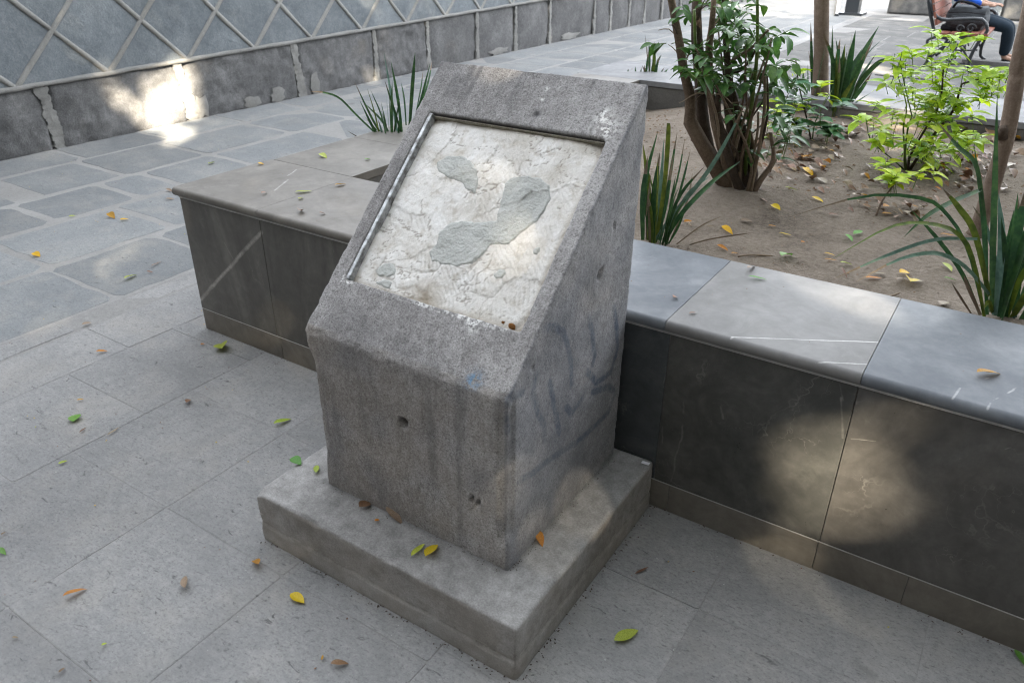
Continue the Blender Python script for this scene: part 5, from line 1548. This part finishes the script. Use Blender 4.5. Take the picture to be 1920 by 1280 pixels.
# bag on the seat
bag = empty('bag', (-1.06, 10.12, .46), 'slouched grey shoulder bag on the bench seat beside the person', 'bag')
def lump(x0, x1, y0, y1, z0, z1, sq, nm, mat, parent, off, amp=.02):
    bm = bmesh.new(); bmesh.ops.create_cube(bm, size=1)
    bmesh.ops.subdivide_edges(bm, edges=bm.edges, cuts=7, use_grid_fill=True)
    for vv in bm.verts:
        p = vv.co * 2
        s_ = p.length; k = max(abs(p.x), abs(p.y), abs(p.z))
        q = p.normalized() * k * sq + p * (1 - sq)
        w_ = 1 + .0 * s_
        q = Vector(((x0 + x1) / 2 + q.x * (x1 - x0) / 2, (y0 + y1) / 2 + q.y * (y1 - y0) / 2, (z0 + z1) / 2 + q.z * (z1 - z0) / 2))
        q += Vector((fbm(q * 6, 3), fbm(q * 6 + Vector((3, 0, 0)), 3), fbm(q * 6 + Vector((0, 5, 0)), 3))) * amp
        vv.co = q - off
    return bm_obj(nm, bm, mat, parent, True)
OB = Vector((-1.06, 10.12, .46))
lump(-1.22, -.76, 9.88, 10.36, .455, .745, .45, 'body', MAT_BAG, bag, OB, .03)
lump(-1.16, -.74, 9.855, 10.32, .53, .65, .3, 'pocket', MAT_BAG, bag, OB, .015)
lump(-1.26, -.80, 9.90, 10.40, .448, .52, .3, 'bottom_panel', MAT_BAGD, bag, OB, .01)
obj('strap', *tube([p - OB for p in smooth_path([v_(-1.15, 9.9, .73), v_(-1.1, 9.86, .80), v_(-.95, 9.9, .78), v_(-.80, 10.0, .70)], 10)], .016, 6), MAT_BAGD, bag, True)
obj('zip', *tube([p - OB for p in smooth_path([v_(-1.18, 9.87, .67), v_(-1.0, 9.845, .685), v_(-.78, 9.87, .67)], 8)], .006, 5), MAT_BAGD, bag, True)
# post on the far plaza
q0 = at(1597, 28)
post = empty('metal_post', q0, 'dark metal post with a thin slanting brace on the far plaza', 'post')
obj('post', *[x for x in (lambda b: b)(box(-.13, .13, -.13, .13, 0, 3.2))], MAT_IRON, post)
obj('base_plate', *box(-.24, .24, -.24, .24, 0, .05), MAT_IRON, post)
obj('brace', *tube([at(1568, 31) - q0, at(1578, -40) - q0 + Vector((0, 0, .5))], .05, 6), MAT_IRON, post)
# low wall closing the plaza
fw = empty('boundary_wall', (1.5, 17.2, 0), 'low rough grey stone wall closing the far side of the plaza', 'wall')
rr = random.Random(77)
obj('core', *box(-4.6, 7.5, .12, .6, 0, 1.5), MAT_WMORTAR, fw)
x = -4.6
while x < 7.4:
    L = rr.uniform(.7, 1.2)
    for z0, z1 in ((0, .5), (.5, 1.0), (1.0, 1.5)):
        bm_obj('stone_block', bev_box(x + .02, x + L - .02, rr.uniform(-.01, .03), .14, z0 + .015, z1 - .015, .03, 2), MAT_PAVEF if rr.random() < .6 else MAT_WPANEL, fw)
    x += L
# narrow dark strip marking a paving joint
dq = at(1687, 145)
tag(obj('dark_seam', *box(dq.x - .28, dq.x + .28, dq.y - .03, dq.y + .03, -.02, .006), MAT_DARKHOLE), 'narrow dark joint in the plaza paving behind the planter', 'seam')
# unseen houses added to block low sky light behind and beside the camera
MAT_BLOCKER = stone_mat('dark brown render', (0.05, 0.042, 0.035), (0.075, 0.063, 0.052), (0.11, 0.092, 0.078), big=1, vary=0, bump=.2).m
MAT_GLASS = Mat('window glass', .1, .5).color((.02, .025, .03)).m
for (hx, hy, rz, hl, hh, lb) in ((-17, -8.5, 0, 20, 11.5, 'tall brown house added close behind the photographer to block sky light'), (4, -18, 0, 22, 8.2, 'long brown house added beyond the shade trees to block low sky light'), (24, -18, 90, 26, 11, 'brown house row added on the right of the square to block low sky light'), (24, 9, 90, 26, 10.5, 'brown house row added on the far right of the plaza to block low sky light')):
    hs_ = empty('blocker', (hx, hy, 0), lb, 'blocker')
    hs_.rotation_euler = (0, 0, R(rz))
    obj('wall', *box(0, hl, -6, 0, 0, hh), MAT_BLOCKER, hs_)
    obj('cornice', *box(-.1, hl - .1, -6.1, .18, hh + .003, hh + .3), MAT_BLOCKER, hs_)
    for k in range(int(hl // 2.6)):
        for z0 in (1.0, 4.4, 7.6):
            fr_ = obj('window', *box(1 + k * 2.6, 2.2 + k * 2.6, -.02, .06, z0, z0 + 1.9), MAT_COPF, hs_)
            obj('pane', *box(1.08 + k * 2.6, 2.12 + k * 2.6, .05, .07, z0 + .08, z0 + 1.82), MAT_GLASS, fr_)
# ------------------------------------------------------------------ fallen leaves
proto_cache = {}
def fallen(u, v, L, ang, col, z, label, wr=.45, curl=.12, group=None, fold=.35, roll=0.0, name='fallen_leaf'):
    p = at(u, v, z); q = at(u + math.cos(R(ang)) * 20, v - math.sin(R(ang)) * 20, z)
    Lm = (at(u + math.cos(R(ang)) * L / 2, v - math.sin(R(ang)) * L / 2, z) - at(u - math.cos(R(ang)) * L / 2, v + math.sin(R(ang)) * L / 2, z)).length
    d = (q - p).normalized()
    key = (col, round(wr, 2), round(curl, 2), round(fold, 2))
    if key not in proto_cache:
        proto_cache[key] = leaf_proto('fallen_leaf', 1.0, wr, curl, fold, LM[col], .18, 8, .012)
    Lm = min(Lm, .16)
    o = bpy.data.objects.new(name, proto_cache[key]); COL.objects.link(o)
    M_ = orient(d, Vector((0, 0, 1))) @ Matrix.Rotation(roll, 4, 'X') @ Matrix.Scale(Lm / 1.15, 4)
    lift = curl * Lm * .55 + .002 + abs(math.sin(roll)) * wr * Lm * .4
    M_.translation = p - d * Lm * .5 + Vector((0, 0, lift))
    o.matrix_world = M_
    return tag(o, label, 'leaf', group or 'fallen leaves')
def sz(u, v):
    p = at(u, v, .578); p = at(u, v, soil_z(p.x, p.y)); return soil_z(p.x, p.y)
GZ, SZ_, CZ = .003, hs + .002, CT1
FL_ = [
 (145, 1111, 56, 28, 'orange', GZ, 'curled orange brown leaf on the near paving, left of the plinth', .30, .3), (346, 1092, 36, 100, 'tan', GZ, 'tightly curled tan leaf standing on the near paving', .30, .3),
 (480, 1055, 24, 120, 'orange', GZ, 'small twisted orange leaf beside the left corner of the plinth', .5, .5), (560, 1124, 36, -35, 'yellow', GZ, 'flat bright yellow leaf on the paving in front of the plinth', .52, .03),
 (640, 1245, 40, 10, 'brown', GZ, 'crumpled brown leaf on the paving at the bottom edge', .4, .3), (1178, 1192, 60, 25, 'lime', GZ, 'pale green leaf on the paving right of the plinth corner', .36, .1),
 (1912, 1236, 40, -55, 'green', GZ, 'green leaf at the bottom right by the planter foot', .45, .1), (1205, 1069, 34, 28, 'brown', GZ, 'narrow brown leaf scrap between plinth and planter', .14, .05),
 (533, 791, 42, 22, 'lime', GZ, 'folded lime green leaf on paving left of the pedestal', .30, .2), (354, 753, 14, 60, 'brown', GZ, 'tiny brown scrap of leaf on open paving', .5, .3),
 (143, 784, 20, 60, 'green', GZ, 'round dark green leaf on the left paving', .85, .05), (157, 806, 20, 40, 'brown', GZ, 'brown twig-like leaf just below the round green leaf', .2, .1),
 (152, 750, 15, 15, 'orange', GZ, 'small peach scrap above the round green leaf', .4, .2), (193, 660, 24, 10, 'orange', GZ, 'orange leaf on smooth paving left of the planter end', .35, .25),
 (165, 608, 22, 20, 'tan', GZ, 'pale tan leaf on the paving by the row of narrow stones', .4, .2), (415, 652, 20, 105, 'lime', GZ, 'dark-veined yellow green leaf at the foot of the planter end', .7, .25),
 (381, 646, 10, 20, 'orange', GZ, 'pinkish scrap at the foot of the planter corner', .5, .2), (247, 520, 28, 30, 'lime', GZ, 'long yellow green leaf on the pale stone left of the planter', .3, .2),
 (282, 511, 14, 0, 'brown', GZ, 'dark brown leaf next to the long yellow green one', .35, .2), (295, 495, 28, 30, 'brown', GZ, 'thin dark twig-like leaf on a pale stone', .1, .1),
 (70, 480, 14, -20, 'yellow', GZ, 'amber leaf alone on a blue grey stone at the left', .65, .2), (235, 413, 20, 12, 'yellow', GZ, 'yellow leaf right of a small orange one on the blue grey stones', .4, .2),
 (210, 408, 12, -30, 'orange', GZ, 'small orange leaf left of a yellow one on the blue grey stones', .6, .3), (137, 406, 16, 10, 'lime', GZ, 'small green leaf on the mortar between blue grey stones', .4, .1),
 (320, 374, 20, 4, 'orange', GZ, 'orange leaf beside the planter corner near the nosing', .35, .1), (318, 358, 14, -10, 'tan', GZ, 'pale tan leaf above the orange one at the planter corner', .5, .2),
 (398, 307, 14, 20, 'lime', GZ, 'lime leaf on the stones between planter and wall', .5, .1), (120, 867, 22, 22, 'lime', GZ, 'small lime leaf on the paving crack at the left', .35, .1),
 (8, 1000, 12, 40, 'brown', GZ, 'small rust brown leaf at the left picture edge', .5, .2), (6, 1036, 18, -40, 'green', GZ, 'green leaf scrap at the left picture edge', .4, .2),
 (30, 1196, 14, 0, 'tan', GZ, 'pale brown scrap near the bottom left corner', .5, .2), (118, 1256, 20, 50, 'brown', GZ, 'brown folded leaf at the bottom left', .4, .3),
 (197, 1208, 14, 30, 'lime', GZ, 'tiny yellow green bud on the near paving', .5, .3), (605, 1232, 14, 80, 'orange', GZ, 'tiny orange scrap beside the crumpled brown leaf', .3, .2),
 (215, 808, 34, 35, 'tan', GZ, 'faded tan twig-like leaf on the left paving', .12, .05),
 (687, 948, 30, 30, 'brown', SZ_, 'lobed dry brown leaf on the plinth by the pillar front', .75, .3), (742, 972, 44, -35, 'tan', SZ_, 'curled tan leaf against the front of the pillar', .35, .35),
 (786, 1030, 44, 48, 'lime', SZ_, 'slim lime leaf lying on the plinth step', .26, .15), (811, 1032, 40, 50, 'mixed', SZ_, 'broad yellow and green leaf on the plinth step', .5, .15),
 (1013, 1014, 30, -65, 'orange', SZ_, 'orange brown leaf on the plinth right of the pillar corner', .45, .3), (708, 976, 12, 20, 'orange', SZ_, 'tiny orange scrap on the plinth between two dry leaves', .6, .2),
 (557, 867, 24, -30, 'green', SZ_, 'round green leaf at the left edge of the plinth', .75, .15), (594, 879, 22, 85, 'lime', SZ_, 'yellow green leaf propped against the left pillar corner', .35, .2),
 (572, 361, 38, 4, 'lime', CZ, 'pale green leaf flat on the left coping', .28, .05), (606, 402, 14, 10, 'brown', CZ, 'curled brown seed-like leaf on the left coping', .6, .4), (565, 373, 12, 20, 'lime', CZ, 'tiny green leaf under the pale one on the left coping', .5, .1),
 (640, 348, 24, 12, 'orange', CZ, 'small orange leaf on the left coping by the pedestal', .35, .15), (607, 295, 16, -20, 'lime', CZ, 'yellow green leaf on the left coping near its far side', .5, .2), (690, 300, 12, 10, 'green', CZ, 'dark green leaf beside the planter opening', .6, .2),
 (490, 309, 14, 0, 'yellow', CZ, 'amber leaf on the outer edge of the left coping', .7, .2), (497, 364, 14, 20, 'brown', CZ, 'dark brown scrap on the left coping corner slab', .4, .3), (565, 398, 10, 60, 'brown', CZ, 'tiny brown pod on the left coping nosing', .6, .4),
 (1423, 524, 42, -5, 'green', CZ, 'dark green leaf on the pale coping slab', .26, .12), (1855, 703, 54, 8, 'orange', CZ, 'large orange brown leaf on the right coping', .36, .22), (1409, 504, 20, 35, 'tan', CZ, 'dry tan curl on the coping inner edge', .3, .3),
 (1266, 559, 10, 40, 'brown', CZ, 'tiny brown scrap on the blue grey coping slab', .6, .3), (1300, 588, 16, 10, 'brown', CZ, 'faint brown scrap at the front of the pale coping slab', .4, .1),
]
for r_ in FL_:
    fallen(r_[0], r_[1], r_[2], r_[3], r_[4], r_[5], r_[6], r_[7], r_[8], roll=random.uniform(-.25, .25))
soil_leaves = [
 (1364, 436, 26, -25, 'yellow', 'bright yellow leaf on soil right of the pedestal-side strappy plant', .45), (1356, 468, 26, -15, 'orange', 'orange leaf near the coping edge, left of a thin twig', .4), (1379, 477, 16, 10, 'orange', 'small orange leaf at the end of a thin twig', .5),
 (1475, 482, 26, 30, 'green', 'mid green leaf on soil behind the pale coping slab', .5), (1455, 392, 22, -20, 'yellow', 'yellow leaf on bare soil in the middle of the bed', .65), (1449, 425, 18, 0, 'orange', 'narrow orange leaf lying below the yellow one mid-bed', .4),
 (1474, 441, 30, -8, 'mixed', 'brown and yellow leaf on soil near a grass tip', .25), (1431, 357, 22, 0, 'brown', 'chestnut brown leaf by the shrub foot', .4), (1485, 357, 28, 0, 'lime', 'green leaf on soil right of the shrub foot', .3),
 (1516, 325, 26, -35, 'yellow', 'yellow leaf below the low green plant', .35), (1534, 376, 28, -20, 'yellow', 'yellow leaf left of the seedling stem', .4), (1506, 455, 10, 0, 'orange', 'tiny orange flake on soil behind the coping', .7),
 (1401, 416, 26, 0, 'tan', 'flat tan leaf with a dark centre on soil', .6), (1433, 378, 18, -20, 'brown', 'small red brown leaf above the yellow mid-bed leaf', .4), (1334, 427, 18, 0, 'tan', 'tan leaf under the strappy blades right of the pedestal', .3), (1291, 417, 18, 10, 'orange', 'orange leaf tucked in the strappy plant beside the pedestal', .5),
 (1592, 450, 22, -30, 'green', 'half green half orange leaf on soil before the seedling', .5), (1557, 479, 26, -5, 'yellow', 'upper of two golden leaves under a blade tip', .3), (1560, 489, 30, -3, 'orange', 'lower of two golden leaves under a blade tip', .25), (1588, 497, 28, 3, 'lime', 'pale lime leaf right of the two golden leaves', .35),
 (1640, 523, 36, 3, 'orange', 'golden orange leaf lying with a tan one near the coping', .3), (1652, 514, 26, 5, 'tan', 'tan leaf on top of the golden orange one near the coping', .3), (1697, 514, 24, 10, 'yellow', 'yellow leaf of a small heap near the coping', .6), (1706, 530, 20, 80, 'mixed', 'greenish yellow leaf of a small heap near the coping', .6), (1721, 528, 20, 10, 'tan', 'beige leaf at the right of the small heap', .8),
 (1688, 526, 26, 28, 'brown', 'dry brown stick-like leaf left of the small heap', .12), (1776, 505, 28, -35, 'lime', 'light green leaf beside the foreground strappy plant', .5), (1783, 526, 30, -3, 'green', 'dull green leaf under the light green one', .35), (1820, 526, 24, -10, 'tan', 'buff leaf at the foot of the foreground strappy plant', .35),
 (1779, 442, 36, -3, 'orange', 'long golden leaf left of the slanted trunk foot', .2), (1750, 428, 22, -5, 'tan', 'pale leaf on soil left of the slanted trunk foot', .35), (1610, 438, 24, 25, 'green', 'blue green leaf by the seedling foot', .3), (1565, 405, 24, 5, 'brown', 'dark brown leaf left of the seedling foot', .4), (1665, 402, 24, 5, 'orange', 'ochre leaf right of the seedling foot', .35),
 (1648, 341, 18, 10, 'tan', 'whitish scrap on soil behind the seedling', .5), (1540, 398, 16, 0, 'tan', 'small buff leaf left of the dark brown one', .5), (1770, 570, 18, 30, 'tan', 'buff scrap at the coping edge by the foreground plant', .6), (1583, 515, 22, -50, 'brown', 'bent dark twig-like leaf at the coping edge', .12),
]
for (u, v, L, a_, col, lb, wr) in soil_leaves:
    fallen(u, v, L, a_, col, sz(u, v) + .003, lb, wr, random.choice((.1, .2, .28)), 'leaves fallen on the soil', roll=random.uniform(-.3, .3))
# dry litter, thick towards the back of the bed
rr = random.Random(55)
used_labels = set()
LZ = [((1800, 330), 70, 34, 60, 'around the slanted trunk'), ((1690, 385), 70, 30, 40, 'between seedling and slanted trunk'), ((1500, 300), 70, 34, 60, 'round the low green plant'),
      ((1590, 285), 70, 50, 40, 'before the far coping'), ((1860, 290), 60, 34, 40, 'right of the slanted trunk'), ((1590, 350), 60, 40, 16, 'left of the seedling')]
for (c, sx_, sy_, cnt, lb) in LZ:
    for i in range(cnt):
        u = c[0] + rr.gauss(0, .6) * sx_; v = c[1] + rr.gauss(0, .6) * sy_
        p = at(u, v, .578)
        if not (IN_Y + .05 < p.y < IN_F - .06 and p.x > -2.2): continue
        col = rr.choice(['brown', 'brown', 'brown', 'brown', 'brown', 'tan', 'tan', 'orange'])
        L_, wr_, cu_ = rr.uniform(10, 21), rr.choice((.3, .42, .55)), rr.choice((.1, .25, .4))
        side_ = ('far ' if abs(u - c[0]) > .6 * sx_ else '') + ('left' if u < c[0] else 'right')
        where = ('back' if v < c[1] - 8 else 'front' if v > c[1] + 8 else 'middle') + ' ' + side_
        lab = '%s %s %s leaf, %s of the litter %s' % ('large' if L_ > 15.5 else 'small', {.1: 'flat', .25: 'bent', .4: 'curled'}[cu_], {.3: 'narrow ', .42: '', .55: 'broad '}[wr_] + col, where, lb)
        if lab in used_labels: continue
        used_labels.add(lab)
        fallen(u, v, L_, rr.uniform(-40, 40), col, sz(u, v) + .004, lab, wr_, cu_, 'dry leaves littering the soil', roll=rr.uniform(-.5, .5))
# crumbs too small and many to count: on the paving and on the soil
def crumbs(name, label, spots, mat):
    V, F = [], []
    for p, s_ in spots:
        o_ = len(V); a0 = rr.uniform(0, 6.28)
        for k in range(4):
            a_ = a0 + k * 1.57
            V.append(p + Vector((math.cos(a_) * s_ * (1 if k % 2 else .55), math.sin(a_) * s_ * (1 if k % 2 else .55), 0.001)))
        V.append(p + Vector((0, 0, s_ * .6)))
        for k in range(4): F.append((o_ + k, o_ + (k + 1) % 4, o_ + 4))
    tag(obj(name, V, F, mat), label, kind='stuff')
def ground_spots(n, s0, s1):
    out = []
    while len(out) < n:
        x, y = rr.uniform(-6.2, 1.2), rr.uniform(-1.8, 4.5)
        if (x > PX0 - .02 and y > -.01) or (sx0 - .01 < x < sx1 + .01 and y > sd - .01): continue
        if rr.random() > 1.15 - y * .25: continue
        out.append((Vector((x, y, .002)), rr.uniform(s0, s1)))
    return out
crumbs('pale_grit', 'pale grit and crumbs scattered over the paving', ground_spots(420, .0015, .004), MAT_SHIRT if False else MAT_GROUT)
crumbs('dark_grit', 'dark crumbs and seed husks scattered over the paving', ground_spots(420, .0015, .0045), LM['brown'])
ft_ = []
for i in range(300):
    k = rr.random()
    off = abs(rr.gauss(0, .012)) + .001
    if k < .3: ft_.append((Vector((rr.uniform(sx0, sx1), sd - off, .001)), rr.uniform(.0015, .0045)))
    elif k < .5: ft_.append((Vector((sx1 + off, rr.uniform(sd, 0), .001)), rr.uniform(.0015, .005)))
    elif k < .55: ft_.append((Vector((sx0 - off, rr.uniform(sd, 0), .001)), rr.uniform(.0015, .004)))
    elif k < .85: ft_.append((Vector((rr.uniform(sx1, 1.3), -off, .001)), rr.uniform(.0015, .0045)))
    else: ft_.append((Vector((rr.uniform(PX0, sx0), -off, .001)), rr.uniform(.0015, .004)))
crumbs('foot_dirt', 'dark dirt and crumbs gathered along the feet of plinth and planter', ft_, MAT_BARKD)
pt_ = []
for i in range(160):
    off = abs(rr.gauss(0, .012)) + .002
    pt_.append((Vector((rr.uniform(px0, px1), pyf - off, hs + .001)), rr.uniform(.0012, .003)) if rr.random() < .5 else (Vector((px1 + off, rr.uniform(pyf, -.05), hs + .001)), rr.uniform(.0012, .003)))
crumbs('plinth_dirt', 'dirt crumbs gathered on the plinth against the pillar', pt_, MAT_BARKD)
crumbs('yellow_crumbs', 'tiny yellow buds scattered over the paving', ground_spots(110, .0025, .005), LM['mixed'])
ss = []
while len(ss) < 2100:
    x, y = rr.uniform(IN_X, 2.2), rr.uniform(IN_Y, IN_F)
    if y < 1.5 and rr.random() < .6: continue
    ss.append((Vector((x, y, soil_z(x, y))), rr.uniform(.002, .006) + (.009 * rr.random() ** 2 if y > 1.4 else 0)))
crumbs('soil_litter', 'small dry fragments strewn over the planter soil', ss[:1750], LM['brown'])
cl = []
while len(cl) < 2600:
    x, y = rr.uniform(IN_X, 2.2), rr.uniform(IN_Y, IN_F)
    if noise.noise(Vector((x * 2.5, y * 2.5, 4))) + .35 * rr.random() < .02: continue
    cl.append((Vector((x, y, soil_z(x, y) - .001)), .0025 + .010 * rr.random() ** 4))
crumbs('soil_clods', 'crumbly clods of earth over the planter soil', cl, MAT_SOIL)
crumbs('soil_grit', 'pale grit strewn over the planter soil', ss[1750:], LM['tan'])
cs = []
while len(cs) < 90:
    x, y = rr.uniform(PX0, 1.2), rr.uniform(0.02, IN_Y)
    cs.append((Vector((x, y, CT1)), rr.uniform(.0015, .0035)))
crumbs('coping_crumbs', 'specks of debris on the coping', cs, LM['brown'])
# twigs on the soil
for (pix, lb) in (([zs(1130, 1165), zs(1250, 1150), zs(1460, 1160)], 'thin bare twig on the soil near the coping'), ([zb(560, 1065), zb(635, 1040)], 'short dry stick lying across the coping inner edge'), ([zs(660, 840), zs(690, 880)], 'short dark twig beside the strappy plant')):
    P = [at(u, v, .588) for u, v in pix]
    P = smooth_path(P, 7)
    c = P[0].copy()
    tag(obj('twig', *tube([p - c for p in P], [.0035] * 6 + [.0015], 5), MAT_TWIG, None, True, c), lb, 'twig', 'twigs on the soil')
# small white scrap on the plinth
c = at(1210, 868, hs + .002)
tag(obj('paper_scrap', [Vector(p) for p in ((-.012, -.005, 0), (.012, -.004, .001), (.013, .006, .003), (-.011, .005, .002), (-.012, -.005, -.001), (.012, -.004, 0), (.013, .006, .002), (-.011, .005, .001))],
        [(0, 1, 2, 3), (7, 6, 5, 4), (0, 4, 5, 1), (1, 5, 6, 2), (2, 6, 7, 3), (3, 7, 4, 0)], MAT_SHIRT, None, False, c), 'tiny white paper scrap on the back corner of the plinth', 'scrap')
